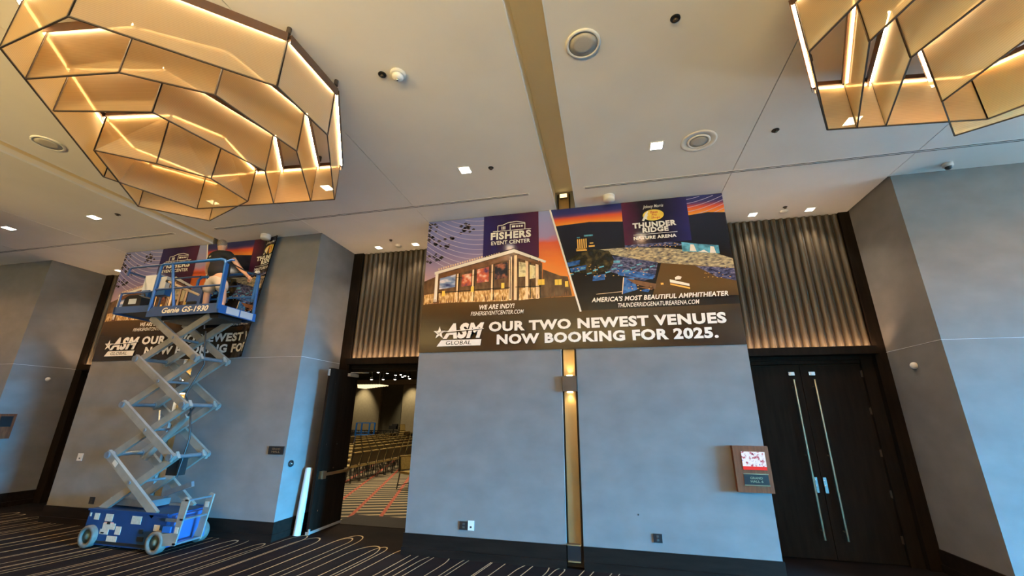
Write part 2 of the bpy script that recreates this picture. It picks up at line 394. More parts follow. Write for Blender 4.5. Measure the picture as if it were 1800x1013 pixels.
# alcoves: dark wood casing, fluted panel above the doors with a lit cove under it
flute_me = None
def make_flute():
    prof = []
    r = .047
    for i in range(9):
        t = PI*i/8; prof.append((-r*math.cos(t), -.060*math.sin(t)))
    b = MB(); z0, z1 = 3.135, ZC-.012
    vs = [(x, y, z) for z in (z0, z1) for x, y in prof]; n = len(prof)
    b.add(vs, [(i, i+1, n+i+1, n+i) for i in range(n-1)], True); b.add(vs, [tuple(range(n)), tuple(range(2*n-1, n-1, -1))], False)
    return b.mesh('flute', 'flute_wood')
flute_me = make_flute()
def alcove(idx, k, lit=True, sockets=(2.0, 4.3)):
    ox = k*BAY; a, b = CR+ox, CL+BAY+ox
    t = struct(empty('trim_%d' % (idx+1), (0, 0, 0)), 'dark wood casing and fluted panel over the hall doors')
    MB().box(a, b, DEP+.05, DEP+.12, 3.10, ZC+.05).build('backing_panel', 'flute_back', t)
    MB().box(a, a+.235, DEP-.02, 1.36, 0, ZC+.02).build('jamb_casing', 'door_wood', t)
    MB().box(b-.165, b, DEP-.02, 1.36, 0, ZC+.02).build('jamb_casing', 'door_wood', t)
    MB().box(a+.235, b-.165, DEP-.15, 1.40, 2.985, 3.085).build('lintel', 'door_wood', t)
    MB().box(a+.235, b-.165, DEP+.06, 1.40, 2.92, 2.985).box(a+.235, b-.165, DEP+.10, 1.40, 2.865, 2.92).build('door_head', 'door_wood', t)
    MB().box(a+.235, a+.24+.002, 1.27, 1.40, 0, 2.985).build('door_jamb', 'door_wood', t); MB().box(b-.335, b-.165, 1.25, 1.40, 0, 2.985).build('door_jamb', 'door_wood', t)
    x = a+.235+.055
    i = 0
    while x < b-.165-.03:
        f = obj('flute', flute_me, t, (x, DEP+.05, 0)); x += .1235; i += 1
    MB().box(a+.24, b-.17, DEP-.125, DEP-.105, 3.087, 3.097).build('cove_strip', 'cove_led', t)
    MB().box(a+.235, b-.165, DEP-.15, DEP-.138, 3.085, 3.112).build('cove_lip', 'door_wood', t)
    return t
alcove(1, 0); alcove(2, -1); alcove(3, -2)

def door_leaf(w, name, parent, wd=.9, ht=2.80):
    d = MB().box(0, wd, 0, .05, .012, ht).build('leaf', 'door_wood', parent)
    return d
def hinge(parent, x, z): MB().cyl((x, -.012, z-.06), (x, -.012, z+.06), .010, 8).box(x-.022, x+.022, -.004, .002, z-.055, z+.055).build('hinge', 'bronze' if z < 2 else 'chrome', parent)
# closed pair on the right
d1 = struct(empty('door_1', (0, 0, 0)), 'closed pair of dark wooden hall doors with long brass pulls')
for s, x0 in ((0, 2.25), (1, 3.155)):
    lf = MB().box(x0, x0+.897, DY, DY+.05, .012, 2.855).build('leaf', 'door_wood', d1)
    hx = 3.0 if s == 0 else 3.3
    pb = MB(); pb.cyl((hx, DY-.095, .285), (hx, DY-.095, 2.61), .016, 12)
    for z in (.40, 1.45, 2.50): pb.cyl((hx, DY-.095, z), (hx, DY, z), .010, 8)
    pb.build('pull_handle', 'brass', lf)
    MB().box(hx-.045, hx+.045, DY-.05, DY, 2.68, 2.735).box(hx-.02, hx+.02, DY-.075, DY-.05, 2.69, 2.725).build('latch', 'chrome', lf)
    cx = 3.06 if s == 0 else 3.185
    MB().box(cx-.022, cx+.022, DY-.02, DY, .91, 1.13).cyl((cx, DY-.035, 1.0), (cx, DY-.02, 1.0), .016, 10).cyl((cx, DY-.035, 1.08), (cx, DY-.02, 1.08), .012, 10).build('lock_plate', 'chrome', lf)
    for z in (.33, .93, 1.5, 2.12, 2.70): 
        o = MB().cyl((0, DY-.014, z-.055), (0, DY-.014, z+.055), .009, 8).box(-.02, .02, DY-.006, DY, z-.05, z+.05).build('hinge', 'bronze', lf, (4.035 if s else 2.27, 0, 0))
# open leaf in the left doorway (swung back against the pier), panic bar facing in
d2 = struct(empty('door_2', (0, 0, 0)), 'open dark wooden hall door swung out with a brass panic bar')
lf = MB().box(-5.215, -5.165, .455, 1.355, .02, 2.85).build('leaf', 'door_wood', d2)
xf = -5.165
MB().box(xf, xf+.022, .44, .47, .012, .10).box(xf-.055, xf+.006, .45, 1.36, .012, .055).build('kick_strip', 'grey_plastic', lf)
pb = MB(); pb.box(xf+.045, xf+.075, .60, 1.32, .925, .975); pb.box(xf, xf+.085, .52, .62, .88, 1.01); pb.box(xf, xf+.07, 1.27, 1.33, .91, .99)
pb.build('panic_bar', 'brass', lf)
for y, z in ((.63, 2.56), (.60, 1.46), (.92, 1.45), (.90, 1.03), (.61, .36)): MB().cyl((xf, y, z), (xf+.012, y, z), .013, 10).build('stud', 'chrome', lf)
cb = MB(); cb.box(xf, xf+.06, 1.00, 1.30, 2.74, 2.80); cb.bar((xf+.03, 1.05, 2.815), (xf+.32, 1.22, 2.825), .03, .012); cb.bar((xf+.32, 1.22, 2.825), (xf+.1, 1.36, 2.83), .03, .012)
cb.build('door_closer', 'grey_plastic', lf)
MB().box(-5.215, xf, .44, .455, 2.70, 2.83).build('top_latch', 'chrome', lf)
# pair in the far left alcove (closed)
d3 = struct(empty('door_3', (0, 0, 0)), 'closed dark doors in the shadowed far left alcove')
for x0 in (2.25-2*BAY, 3.155-2*BAY): MB().box(x0, x0+.897, DY, DY+.05, .012, 2.855).build('leaf', 'door_wood', d3)

# lit brass strips in the pier slots, with a box sconce shining up and down
def strip_light(k, label):
    ox = k*BAY; cx = -.566+ox
    t = tag(empty('strip_sconce', (cx, .06, ZBB)), label, 'wall light', 'brass strip lights of the piers')
    t.location = (0, 0, 0)
    MB().box(cx-.096, cx+.080, .050, .089, .30, ZC+.33).build('brass_strip', 'gold_strip', t)
    MB().box(cx-.115, cx+.105, -.045, .055, 2.365, 2.595).build('sconce_box', 'bronze', t)
    for z in (2.600, 2.345): MB().box(cx-.05, cx+.04, .0, .045, z, z+.012).build('lamp', 'sconce_lamp', t)
    MB().box(cx-.075, cx+.060, .0, .05, ZC+.22, ZC+.30).build('upper_lamp_box', 'bronze', t)
    MB().box(cx-.07, cx+.055, -.008, .0, ZC+.225, ZC+.295).build('upper_lamp', 'upper_lamp', t)
    b = MB().box(cx-.105, cx+.07, -.02, .055, .10, .30).build('floor_box', 'black_plastic', t)
    MB().box(cx-.115, cx+.08, -.024, .055, .285, .297).box(cx-.10, cx+.07, -.038, -.02, .088, .10).build('brass_edge', 'gold_strip', b)
    for z, dz in ((2.63, 1), (2.33, -1)):
        L = bpy.data.lights.new('sconce_light', 'SPOT'); L.energy = SCON_P; L.color = (1, .74, .36); L.spot_size = 1.9; L.spot_blend = .8; L.shadow_soft_size = .03
        o = bpy.data.objects.new('sconce_light', L); COL.objects.link(o); o.location = (cx, .015, z); o.rotation_euler = (0 if dz < 0 else PI, 0, 0); o.parent = t
    return t
strip_light(0, 'tall brass strip with box sconce splitting the center pier')
strip_light(-1, 'tall brass strip with box sconce behind the scissor lift')

# enclosing foyer walls (behind and beside the camera) with the daylight windows at the right end
wb = MB().box(-24.3, XE+.3, YB-.3, YB, 0, ZC+.5).build('wall_back', 'back_wall'); struct(wb)
we = struct(empty('wall_end', (0, 0, 0)))
e = MB(); ys = [YB]+[v for w in WIN for v in w]+[1.4]
for i in range(0, len(ys), 2): e.box(XE, XE+.25, ys[i], ys[i+1], 0, ZC+.5)
for a, b in WIN: e.box(XE, XE+.25, a, b, 0, WZ0); e.box(XE, XE+.25, a, b, WZ1, ZC+.5)
e.build('wall_panel', 'plain_wall', we)
for i, (a, b) in enumerate(WIN):
    w = struct(empty('window_%d' % (i+1), (0, 0, 0)))
    fr = MB()
    for y in (a, (a+b)/2-.03, b-.06): fr.box(XE+.02, XE+.09, y, y+.06, WZ0, WZ1)
    for z in (WZ0, 2.2, WZ1-.06): fr.box(XE+.02, XE+.09, a, b, z, z+.06)
    fr.build('window_frame', 'bronze', w)
bc = tag(empty('light_blocker', (-4, -11.5, 0)), 'added unseen panel behind the photographer, keeping the fill lamp off the low walls', 'light blocker')  # unseen blocker, added to keep the warm fill lamp off the low walls
MB().box(-8.6, 8.6, -.12, .0, 0, 2.26).build('front_panel', 'base_wood', bc); MB().box(-8.7, 8.7, -.25, .06, 2.26, 2.29).build('blocker_top', 'bronze', bc)
wl = MB().box(-24.3, -24, YB, 1.4, 0, ZC+.5).build('wall_end_far', 'plain_wall'); struct(wl)

# ------------------------------------------------------------------ the ballroom beyond the open door
YF, ZH = 28.0, 6.2
hw = struct(empty('wall_ballroom', (0, 0, 0)))
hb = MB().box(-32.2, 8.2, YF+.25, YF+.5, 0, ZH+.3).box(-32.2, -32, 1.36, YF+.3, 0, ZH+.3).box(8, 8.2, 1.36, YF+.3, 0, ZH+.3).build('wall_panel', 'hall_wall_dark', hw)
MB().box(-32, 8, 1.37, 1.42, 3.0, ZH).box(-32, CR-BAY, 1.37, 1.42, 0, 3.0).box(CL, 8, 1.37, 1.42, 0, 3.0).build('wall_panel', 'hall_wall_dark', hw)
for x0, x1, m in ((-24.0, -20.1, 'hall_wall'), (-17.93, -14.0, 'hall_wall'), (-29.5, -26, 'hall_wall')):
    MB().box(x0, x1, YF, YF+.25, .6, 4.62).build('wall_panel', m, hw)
MB().box(-32, 8, YF-.15, YF+.25, 4.68, 5.09).build('beam', 'hall_beam', hw)
hc = MB().box(-32.2, 8.2, 1.36, YF+.3, ZH, ZH+.2).build('ceiling_ballroom', 'hall_black'); struct(hc)

def ballroom_chair():
    t = empty('banquet_chair', (0, 0, 0))      # faces -x, back towards +x
    MB().box(-.24, .20, -.22, .22, .42, .48).build('seat', 'chair_fabric', t)
    b = MB(); b.add([(.17,-.21,.50),(.17,.21,.50),(.25,.19,.86),(.25,-.19,.86),(.21,-.21,.50),(.21,.21,.50),(.29,.19,.86),(.29,-.19,.86)],
                    [(0,1,2,3),(7,6,5,4),(0,4,5,1),(1,5,6,2),(2,6,7,3),(3,7,4,0)]); bk_ = b.build('backrest', 'chair_back', t); MB().add([(.155,-.19,.52),(.155,.19,.52),(.23,.175,.845),(.23,-.175,.845),(.172,-.19,.52),(.172,.19,.52),(.25,.175,.845),(.25,-.175,.845)], [(0,1,2,3),(7,6,5,4),(0,4,5,1),(1,5,6,2),(2,6,7,3),(3,7,4,0)]).build('back_pad', 'chair_fabric', bk_)
    MB().bar((.27, -.19, .865), (.27, .19, .865), .05, .03).build('top_roll', 'chair_fabric', t)
    for s in (-1, 1):
        MB().bar((-.22, s*.20, .43), (-.24, s*.21, 0), .022, .022).build('leg', 'chair_frame', t)
        MB().bar((.27, s*.205, .86), (.19, s*.205, .45), .022, .022).bar((.19, s*.205, .45), (.27, s*.215, 0), .022, .022).build('leg', 'chair_frame', t)
    MB().bar((-.235, -.2, .12), (-.235, .2, .12), .015, .015).build('stretcher', 'chair_frame', t); MB().bar((.25, -.2, .12), (.25, .2, .12), .015, .015).build('stretcher', 'chair_frame', t)
    return t
proto = ballroom_chair()
ordn = ['first', 'second', 'third', 'fourth', 'fifth', 'sixth', 'seventh', 'eighth', 'ninth', 'tenth', 'eleventh', 'twelfth', 'thirteenth', 'fourteenth', 'fifteenth', 'sixteenth', 'seventeenth', 'eighteenth', 'nineteenth', 'twentieth']
rown = ['nearest row', 'second row', 'third row', 'fourth row', 'fifth row', 'sixth row', 'seventh row', 'eighth row', 'ninth row']
used = False
for r in range(7):
    x = -8.05-r*1.0; n = 0
    y = 5.3
    while y < 24:
        s = x/(y+6.5)
        if -.665 < s < -.475 and not (y > 20 and x < -13.4) and not (abs(x+12.3) < .8 and abs(y-17.6) < .85):
            o = proto if not used else copy_tree(proto); used = True
            o.location = (x, y, 0)
            tag(o, 'gold-backed banquet chair, %s from the left in the %s beyond the open door' % (ordn[min(n, 19)], rown[r]), 'chair', 'rows of banquet chairs in the hall')
            n += 1
        y += .52
o = copy_tree(proto); o.location = (-5.62, 5.15, 0); o.rotation_euler = (0, 0, PI-.4); tag(o, 'lone gold banquet chair just inside the open door beside the pier', 'chair')
for k in range(6):
    o = copy_tree(proto); o.location = (-12.35+.03*k, 17.6, .12*k); o.rotation_euler = (0, 0, PI-.4)
    if 'group' in o: del o['group']
    tag(o, 'banquet chair, %s from the floor in the stack beside the stage' % ordn[k], 'chair', 'stacked banquet chairs in the hall')
# low blue lift in the hall
t = tag(empty('personnel_lift', (-15.1, 18, 0)), 'small blue lift cart parked among the hall chairs seen through the door', 'lift')
MB().box(-.55, .55, -.35, .35, .12, .62).build('base', 'lift_blue', t)
MB().box(-.35, .45, -.37, -.35, .30, .55).build('label_panel', 'paper', t)
rb = MB()
for x in (-.5, .42):
    for y in (-.3, .3): rb.bar((x, y, .6), (x+.02, y, 1.52), .07, .07)
rb.bar((-.5, -.3, 1.52), (.44, -.3, 1.52), .045, .045).bar((-.5, .3, 1.52), (.44, .3, 1.52), .045, .045).bar((-.5, -.3, .98), (.44, -.3, .98), .045, .045).box(-.5, .44, -.3, .3, .78, .84)
rb.build('guard_rail', 'lift_blue', t)
for x in (-.42, .42):
    for y in (-.33, .33): MB().cyl((x, y-.04, .12), (x, y+.04, .12), .12, 12).build('wheel', 'hub', t)
t = tag(empty('stage_riser', (-15.0, 21.0, 0)), 'black stage platform with truss rail at the far end of the hall', 'stage')
MB().box(-4, 1.0, 0, 3, .0, .55).build('deck', 'stage_black', t)
r = MB(); r.bar((-4, 0, .95), (1, 0, .95), .06, .06).bar((-4, 0, .72), (1, 0, .72), .04, .04)
for i in range(11): r.bar((-4+.5*i, 0, .55), (-4+.5*i, 0, .95), .04, .04); 
for i in range(10): r.bar((-4+.5*i, 0, .72), (-3.75+.5*i, 0, .95), .03, .03)
r.build('rail', 'stage_black', t)
MB().cyl((.0, .4, .55), (.0, .4, 1.15), .04, 8).box(-.3, .25, .25, .55, 1.05, 1.3).box(-.1, .3, .3, .5, 1.25, 1.42).build('camera_stand', 'stage_black', t)
# hall chandelier: glowing wedge of slats
t = tag(empty('hall_chandelier', (-15.15, 20, 3.82)), 'glowing yellow chandelier hanging in the hall beyond the open door', 'chandelier')
for i in range(9):
    x = -1.9+i*.205; h = .22-.021*i
    MB().add([(x,-.5,.22),(x+.20,-.5,.20),(x+.19,-.45,.20-h),(x+.02,-.45,.22-h*1.1),(x,.5,.22),(x+.20,.5,.20),(x+.19,.45,.20-h),(x+.02,.45,.22-h*1.1)],
             [(0,1,2,3),(7,6,5,4),(0,4,5,1),(1,5,6,2),(2,6,7,3),(3,7,4,0)]).build('glass_panel', 'hall_glow', t)
MB().cyl((-.5, 0, .2), (-.5, 0, 2.1), .02, 8).build('suspension_rod', 'chair_frame', t)
# spot heads under the dark hall ceiling
spots = [(-16.60, 19.5, 4.81), (-15.54, 19.5, 4.81), (-14.83, 19.5, 4.74), (-14.19, 19.5, 4.61), (-13.79, 19.5, 4.63), (-13.48, 19.5, 4.56), (-13.66, 19.5, 4.48), (-13.17, 19.5, 4.50), (-13.12, 19.5, 4.36), (-16.0, 19.5, 4.34), (-15.10, 19.5, 4.33), (-14.21, 19.5, 4.32)]
for i, (x, y, z) in enumerate(spots):
    z += .03
    t = tag(empty('hall_spotlight', (x, y, z)), 'small round spotlight glowing under the dark hall ceiling, %s of the cluster' % ordn[i], 'spotlight', 'spotlights in the hall')
    MB().lathe([(.03, .16), (.075, .14), (.09, 0)], (0, 0, 0), 12).build('housing', 'hall_black', t)
    MB().lathe([(.085, 0), (.06, -.03), (.01, -.04)], (0, 0, 0), 12).build('lens', 'hall_spot', t)
    MB().cyl((0, 0, .14), (0, 0, ZH-z), .012, 6).build('stem', 'hall_black', t)
def area(name, loc, sx_, sy_, e, col, rot=(0, 0, 0), parent=None):
    L = bpy.data.lights.new(name, 'AREA'); L.shape = 'RECTANGLE'; L.size = sx_; L.size_y = sy_; L.energy = e; L.color = col
    o = bpy.data.objects.new(name, L); COL.objects.link(o); o.location = loc; o.rotation_euler = rot
    if parent: o.parent = parent
    return o
def spot(name, loc, e, col, ang=1.6, blend=.6, soft=.06, rot=(0, 0, 0), parent=None):
    L = bpy.data.lights.new(name, 'SPOT'); L.energy = e; L.color = col; L.spot_size = ang; L.spot_blend = blend; L.shadow_soft_size = soft
    o = bpy.data.objects.new(name, L); COL.objects.link(o); o.location = loc; o.rotation_euler = rot
    if parent: o.parent = parent; 
    return o
for x, y in ((-6, 5), (-9, 9), (-13, 14), (-17, 20)): spot('hall_light', (x, y, 5.9), 1150, (1, .80, .50), 2.3, .5, .2)
for x in (-17.0, -21.8): spot('hall_wall_washer', (x, YF-1.3, 5.6), 700, (1, .85, .55), 1.0, .8, .1, (.32, 0, 0))

# ================================================================== ceiling fixtures
def place(i): return i
def downlight(x, y, label, lens='downlight_lens', power=None, size=.075, ang=2.45, col=None):
    t = tag(empty('recessed_downlight', (x, y, ZC)), label, 'ceiling light', 'square recessed downlights')
    f = MB(); s = size+.014
    f.box(-s, s, -s, -size, -.006, .002).box(-s, s, size, s, -.006, .002).box(-s, -size, -size, size, -.006, .002).box(size, s, -size, size, -.006, .002)
    f.build('trim_ring', 'white_edge', t)
    MB().box(-size, size, -size, size, -.004, -.001).build('lens', lens, t)
    o = spot('downlight_lamp', (0, 0, -.02), power or P_DOWN, col or C_DOWN, ang, .7, .06, (0, 0, 0), t)
    return t
DL = [(.842, 'between round speaker and brass pier pocket'), (3.15, 'seen through the right chandelier'), (-1.90, 'between smoke detector and center banner'), (-4.27, 'under the right end of the left chandelier'),
      (-6.55, 'seen through the lowest panels of the left chandelier'), (-9.31, 'right of two above the far left pier'), (-11.60, 'leftmost, at the left edge above the far left pier')]
for x, s in DL: downlight(x, -1.5, 'bright square recessed downlight, '+s)
for x, s in ((-14.06, 'beyond the left edge of the picture'), (5.61, 'first beyond the right chandelier'), (8.35, 'second beyond the right chandelier')): downlight(x, -1.5, 'unseen square recessed downlight added to light the room, '+s)  # unseen extra downlights continuing the row, added for their light
for x, s in ((2.746, 'left one of two above the closed doors'), (3.664, 'right one of two above the closed doors'), (-4.75, 'left one of two above the open doorway'), (-3.866, 'right one of two above the open doorway'), (-12.24, 'in the shadowed far left alcove')):
    downlight(x, .92, 'square alcove downlight, '+s, 'alcove_lens', P_ALC, .062, 1.7, WARMW)
def round_speaker(x, y, r, label, ring=None):
    t = tag(empty('ceiling_speaker', (x, y, ZC)), label, 'speaker', 'round ceiling speakers')
    if ring: MB().lathe([(ring, 0), (ring, -.006), (ring-.02, -.008), (r+.02, -.008), (r+.02, 0)], (0, 0, 0), 40).build('mounting_ring', 'ceiling_paint', t)
    MB().lathe([(r+.016, 0), (r+.016, -.012), (r-.006, -.018), (r-.012, -.010)], (0, 0, 0), 40).build('bezel', 'white_edge' if not ring else 'ceiling_paint', t)
    MB().lathe([(r-.008, -.010), (r*.5, -.013), (.005, -.014)], (0, 0, 0), 40).build('grille', 'speaker_mesh', t)
    return t
round_speaker(-.037, -3.316, .155, 'large round ceiling speaker right of the ceiling pocket near the top')
round_speaker(1.379, -1.483, .13, 'round ceiling speaker set in a wide plaster ring beside a downlight', .225)
round_speaker(-7.318, -3.312, .155, 'dim round ceiling speaker at the left edge behind the chandelier')
for x, s in ((3.242, 'the closed doors'), (-4.272, 'the open doorway')):
    t = tag(empty('smoke_alarm', (x, .91, ZC)), 'small white disc alarm between the two alcove lights above '+s, 'alarm', 'white alcove discs')
    MB().lathe([(.062, 0), (.062, -.012), (.045, -.022), (.005, -.026)], (0, 0, 0), 20).build('cover', 'white_plastic', t)
    MB().lathe([(.075, 0), (.075, -.005), (.06, -.006)], (0, 0, 0), 20).build('base', 'white_edge', t)
def pinhole(x, y, label, r=.045):
    t = tag(empty('sprinkler_head', (x, y, ZC)), label, 'sprinkler', 'dark ceiling sprinklers')
    MB().lathe([(r, 0), (r, -.005), (r-.010, -.006)], (0, 0, 0), 16).build('escutcheon', 'black_plastic', t)
    MB().lathe([(.014, -.004), (.014, -.022), (.024, -.026), (.004, -.03)], (0, 0, 0), 12).build('deflector', 'bronze', t)
pinhole(.812, -3.406, 'dark round sprinkler at the top right of the round speaker')
pinhole(-2.189, -3.398, 'dark round sprinkler next to the white dome detector')
pinhole(-1.503, -1.475, 'dark small sprinkler right of the downlight above the center banner', .04)
pinhole(2.292, -1.505, 'dark sprinkler left of the right chandelier', .045)
pinhole(-8.729, -1.498, 'dark sprinkler beside the left downlights', .045)
pinhole(-4.281, .601, 'dark sprinkler in front of the lights above the open doorway', .035)
pinhole(3.205, .734, 'dark sprinkler in front of the lights above the closed doors', .035)
t = tag(empty('smoke_detector', (-2.016, -3.368, ZC)), 'white dome smoke detector on the ceiling beside a dark sprinkler', 'detector')
MB().lathe([(.085, 0), (.085, -.02), (.07, -.03)], (0, 0, 0), 24).build('base', 'white_plastic', t)
MB().lathe([(.062, -.03), (.058, -.055), (.035, -.072), (.004, -.076)], (0, 0, 0), 24).build('dome', 'white_edge', t)
MB().lathe([(.018, -.074), (.012, -.088), (.003, -.09)], (0, 0, 0), 12).build('sensor_tip', 'chrome', t)
for x, y, s in ((.205, -.27, 'above the right half of the center banner'), (-6.711, -.14, 'above the half-hung banner on the left')):
    t = tag(empty('ceiling_sensor', (x, y, ZC)), 'white cylindrical ceiling device '+s, 'sensor', 'white cylinder devices')
    MB().lathe([(.095, 0), (.095, -.075), (.085, -.09), (.01, -.094)], (0, 0, 0), 28).build('body', 'white_plastic', t)
    MB().lathe([(.1, 0), (.1, -.01), (.095, -.012)], (0, 0, 0), 28).build('collar', 'white_edge', t)
t = tag(empty('dome_camera', (4.963, -.19, ZC)), 'small white dome security camera above the right pier', 'camera')
MB().lathe([(.06, 0), (.06, -.04), (.045, -.055)], (0, 0, 0), 20).build('base', 'white_plastic', t)
MB().lathe([(.043, -.05), (.038, -.075), (.02, -.09), (.003, -.094)], (0, 0, 0), 16).build('dome', 'black_plastic', t)
for x0, x1, s in ((-.19, 7.0, 'right of the ceiling pocket'), (-7.50, -1.08, 'between the two ceiling pockets'), (-14.9, -8.50, 'at the left above the far pier')):
    t = tag(empty('slot_diffuser', (x0, -.62, ZC)), 'long narrow double air slot in the ceiling '+s, 'air slot', 'linear ceiling diffusers'); w = x1-x0
    MB().box(0, w, -.028, .032, -.004, .001).build('frame', 'ceiling_paint', t)
    for y in (-.022, .012): MB().box(.02, w-.02, y, y+.013, -.0055, -.002).build('slot', 'reveal_dark', t)

# ================================================================== chandeliers
CZ0, CZ1 = 4.82, 5.36
def quad_panel(b0, b1, t1, t0, th=.004):
    P = [Vector(p) for p in (b0, b1, t1, t0)]
    n = (P[1]-P[0]).cross(P[3]-P[0]).normalized()*th/2
    return MB().add([p-n for p in P]+[p+n for p in P], [(0,1,2,3),(7,6,5,4),(0,4,5,1),(1,5,6,2),(2,6,7,3),(3,7,4,0)])
def chandelier(label, walls, low, rods):
    cx = sum(p[0] for p in walls[0][0])/len(walls[0][0]); cy = sum(p[1] for p in walls[0][0])/len(walls[0][0])
    t = tag(empty('faceted_chandelier', (cx, cy, CZ0)), label, 'chandelier', 'faceted mesh-glass chandeliers')
    L = lambda p, z: Vector((p[0]-cx, p[1]-cy, z-CZ0))
    segs = []
    for pts, closed, *fl_ in walls:
        n = len(pts)
        for i in range(n if closed else n-1):
            a, b = pts[i], pts[(i+1) % n]; segs.append((a, b, a, b, CZ0, CZ1, bool(fl_)))
    n = len(low[0])
    for i in range(n): segs.append((low[0][i], low[0][(i+1) % n], low[1][i], low[1][(i+1) % n], CZ0, CZ1, False))
    for a, b, ta, tb, z0, z1, flip in segs:
        A, B, TA, TB = L(a, z0), L(b, z0), L(ta, z1), L(tb, z1)
        if (B-A).length < .05: continue
        pn = quad_panel(A, B, TB, TA).build('glass_panel', 'mesh_glass', t)
        fr = MB(); fr.bar(A, B, .012, .012).bar(A, TA, .014, .014).bar(B, TB, .014, .014); fr.build('frame_bar', 'bronze', pn)
        d = (TB-TA).normalized(); nrm = Vector((-d.y, d.x, 0))
        if (nrm.dot((TA+TB)/2) > 0) != flip: nrm = -nrm
        zz = Vector((0, 0, 1))
        rm = MB().bar(TA-nrm*.012+zz*.03, TB-nrm*.012+zz*.03, .062, .05).bar(TA-nrm*.041-zz*.0175, TB-nrm*.041-zz*.0175, .004, .055).build('rim_channel', 'rim_brown', t)
        MB().bar(TA-nrm*.020+d*.02+zz*.001, TB-nrm*.020-d*.02+zz*.001, .022, .008).build('led_strip', 'led', rm)
    for x, y in rods:
        r = MB().cyl(L((x, y), CZ1+.05), L((x, y), ZC), .005, 6).build('suspension_rod', 'bronze', t)
        MB().cyl(L((x, y), ZC-.07), L((x, y), ZC), .022, 10).build('ceiling_mount', 'bronze', r)
    return t
CH = []
R1 = [(-4.678, -4.929), (-3.787, -5.013), (-2.764, -4.094), (-2.745, -3.41), (-3.522, -2.20), (-5.656, -2.38), (-6.041, -3.303)]
R2 = [(-4.90, -4.65), (-4.00, -4.525), (-3.41, -4.13), (-3.265, -3.24), (-3.875, -2.23)]
R3 = [(-5.17, -4.30), (-4.228, -4.078), (-3.93, -2.98), (-4.44, -2.275)]
R4b = [(-5.518, -3.739), (-5.082, -3.387), (-4.734, -2.985), (-4.748, -2.411), (-5.83, -2.032), (-6.434, -2.613)]
R4t = [(-5.66, -3.67), (-4.85, -3.54), (-4.58, -3.07), (-4.79, -2.36), (-5.66, -2.165), (-6.16, -2.79)]
ch_l = chandelier('large faceted amber mesh-glass chandelier glowing at the upper left', [(R1, True), (R2, False), (R3, False)], (R4b, R4t),
           [(-2.775, -4.09), (-2.73, -3.43), (-3.53, -2.21), (-3.83, -2.25), (-5.6, -2.39), (-6.0, -3.3), (-4.66, -4.9)])
Q1 = [(1.747, -3.479), (2.354, -2.389), (3.80, -2.234), (4.75, -3.1), (4.72, -4.3), (3.9, -5.0), (2.245, -4.75)]
Q2 = [(2.63, -2.36), (2.165, -3.485), (2.48, -4.40), (3.2, -4.75), (4.25, -4.70)]
Q3 = [(2.895, -2.33), (2.581, -3.24), (2.92, -4.12), (3.55, -4.42), (4.72, -4.0)]
Q4b = [(3.195, -2.605), (3.682, -2.005), (4.40, -2.42), (4.55, -3.2), (3.95, -3.75), (3.40, -3.55)]
Q4t = [(3.10, -2.72), (3.58, -2.13), (4.25, -2.52), (4.42, -3.15), (3.92, -3.60), (3.30, -3.45)]
ch_r = chandelier('large faceted amber mesh-glass chandelier cut off by the upper right corner', [(Q1, True), (Q2, False, True), (Q3, False)], (Q4b, Q4t),
           [(2.2, -2.68), (1.76, -3.5), (3.75, -2.24), (4.7, -3.2), (3.9, -4.95), (2.3, -4.7)])

# unseen copies of the chandeliers, added out of frame to light the room
for src, dx, dy, lab in ((ch_r, -15.02, 0, 'unseen amber mesh-glass chandelier copy added to light the room, out of frame to the left'), (ch_l, 0, -7.0, 'unseen amber mesh-glass chandelier copy added to light the room, left one behind the photographer'), (ch_r, 0, -7.0, 'unseen amber mesh-glass chandelier copy added to light the room, right one behind the photographer')):
    c = copy_tree(src); c.location = (src.location.x+dx, src.location.y+dy, src.location.z); c['label'] = lab

# ================================================================== banners
ramp_mat('print_dusk', 2, [(0, (.42, .20, .12)), (.25, (.45, .30, .34)), (.6, (.22, .20, .42)), (1, (.22, .25, .52))], .13, .15, 2.0, lo=.9, hi=2.5)
ramp_mat('print_sunset', 2, [(0, (.75, .28, .06)), (.35, (.85, .22, .04)), (.58, (.75, .12, .05)), (.68, (.36, .28, .48)), (1, (.28, .33, .60))], .13, .18, 2.5, (1, 1, 3), lo=1.0, hi=2.5)
ramp_mat('print_night', 2, [(0, (.012, .010, .009)), (.62, (.013, .012, .013)), (1, (.02, .02, .03))], .13, .1, 2.0, lo=0, hi=2.2)
ramp_mat('print_band', 2, [(0, (.85, .38, .10)), (.15, (.85, .26, .03)), (.45, (.72, .09, .03)), (.60, (.16, .05, .12)), (.72, (.04, .04, .14)), (1, (.03, .035, .13))], .13, .22, 2.2, (.5, 1, 3), lo=2.12, hi=2.5)
ramp_mat('print_logo_a', 0, [(0, (.030, .020, .10)), (.45, (.028, .012, .05)), (1, (.08, .018, .045))], .13, .1, 2, lo=1.1, hi=2.1)
ramp_mat('print_logo_b', 0, [(0, (.10, .018, .04)), (.25, (.02, .012, .02)), (.6, (.014, .012, .022)), (1, (.03, .022, .10))], .13, .3, 2, lo=3.55, hi=4.6)
ramp_mat('print_foot', 2, [(0, (.022, .013, .009)), (.55, (.030, .018, .010)), (1, (.10, .055, .02))], .13, .35, 1.2, (.6, 1, 1), lo=0, hi=.95)
speck_mat('print_lobby', [(.16, .07, .025), (.55, .33, .12), (.95, .78, .48)], 9, (3, 1, 1.2), .13)
speck_mat('print_facade', [(.055, .03, .018), (.11, .06, .03), (.17, .10, .05)], 5, (2, 1, 1), .13)
speck_mat('print_crowd', [(.04, .04, .07), (.30, .26, .17), (.62, .52, .30)], 16, (1, 1, 2.5), .13)
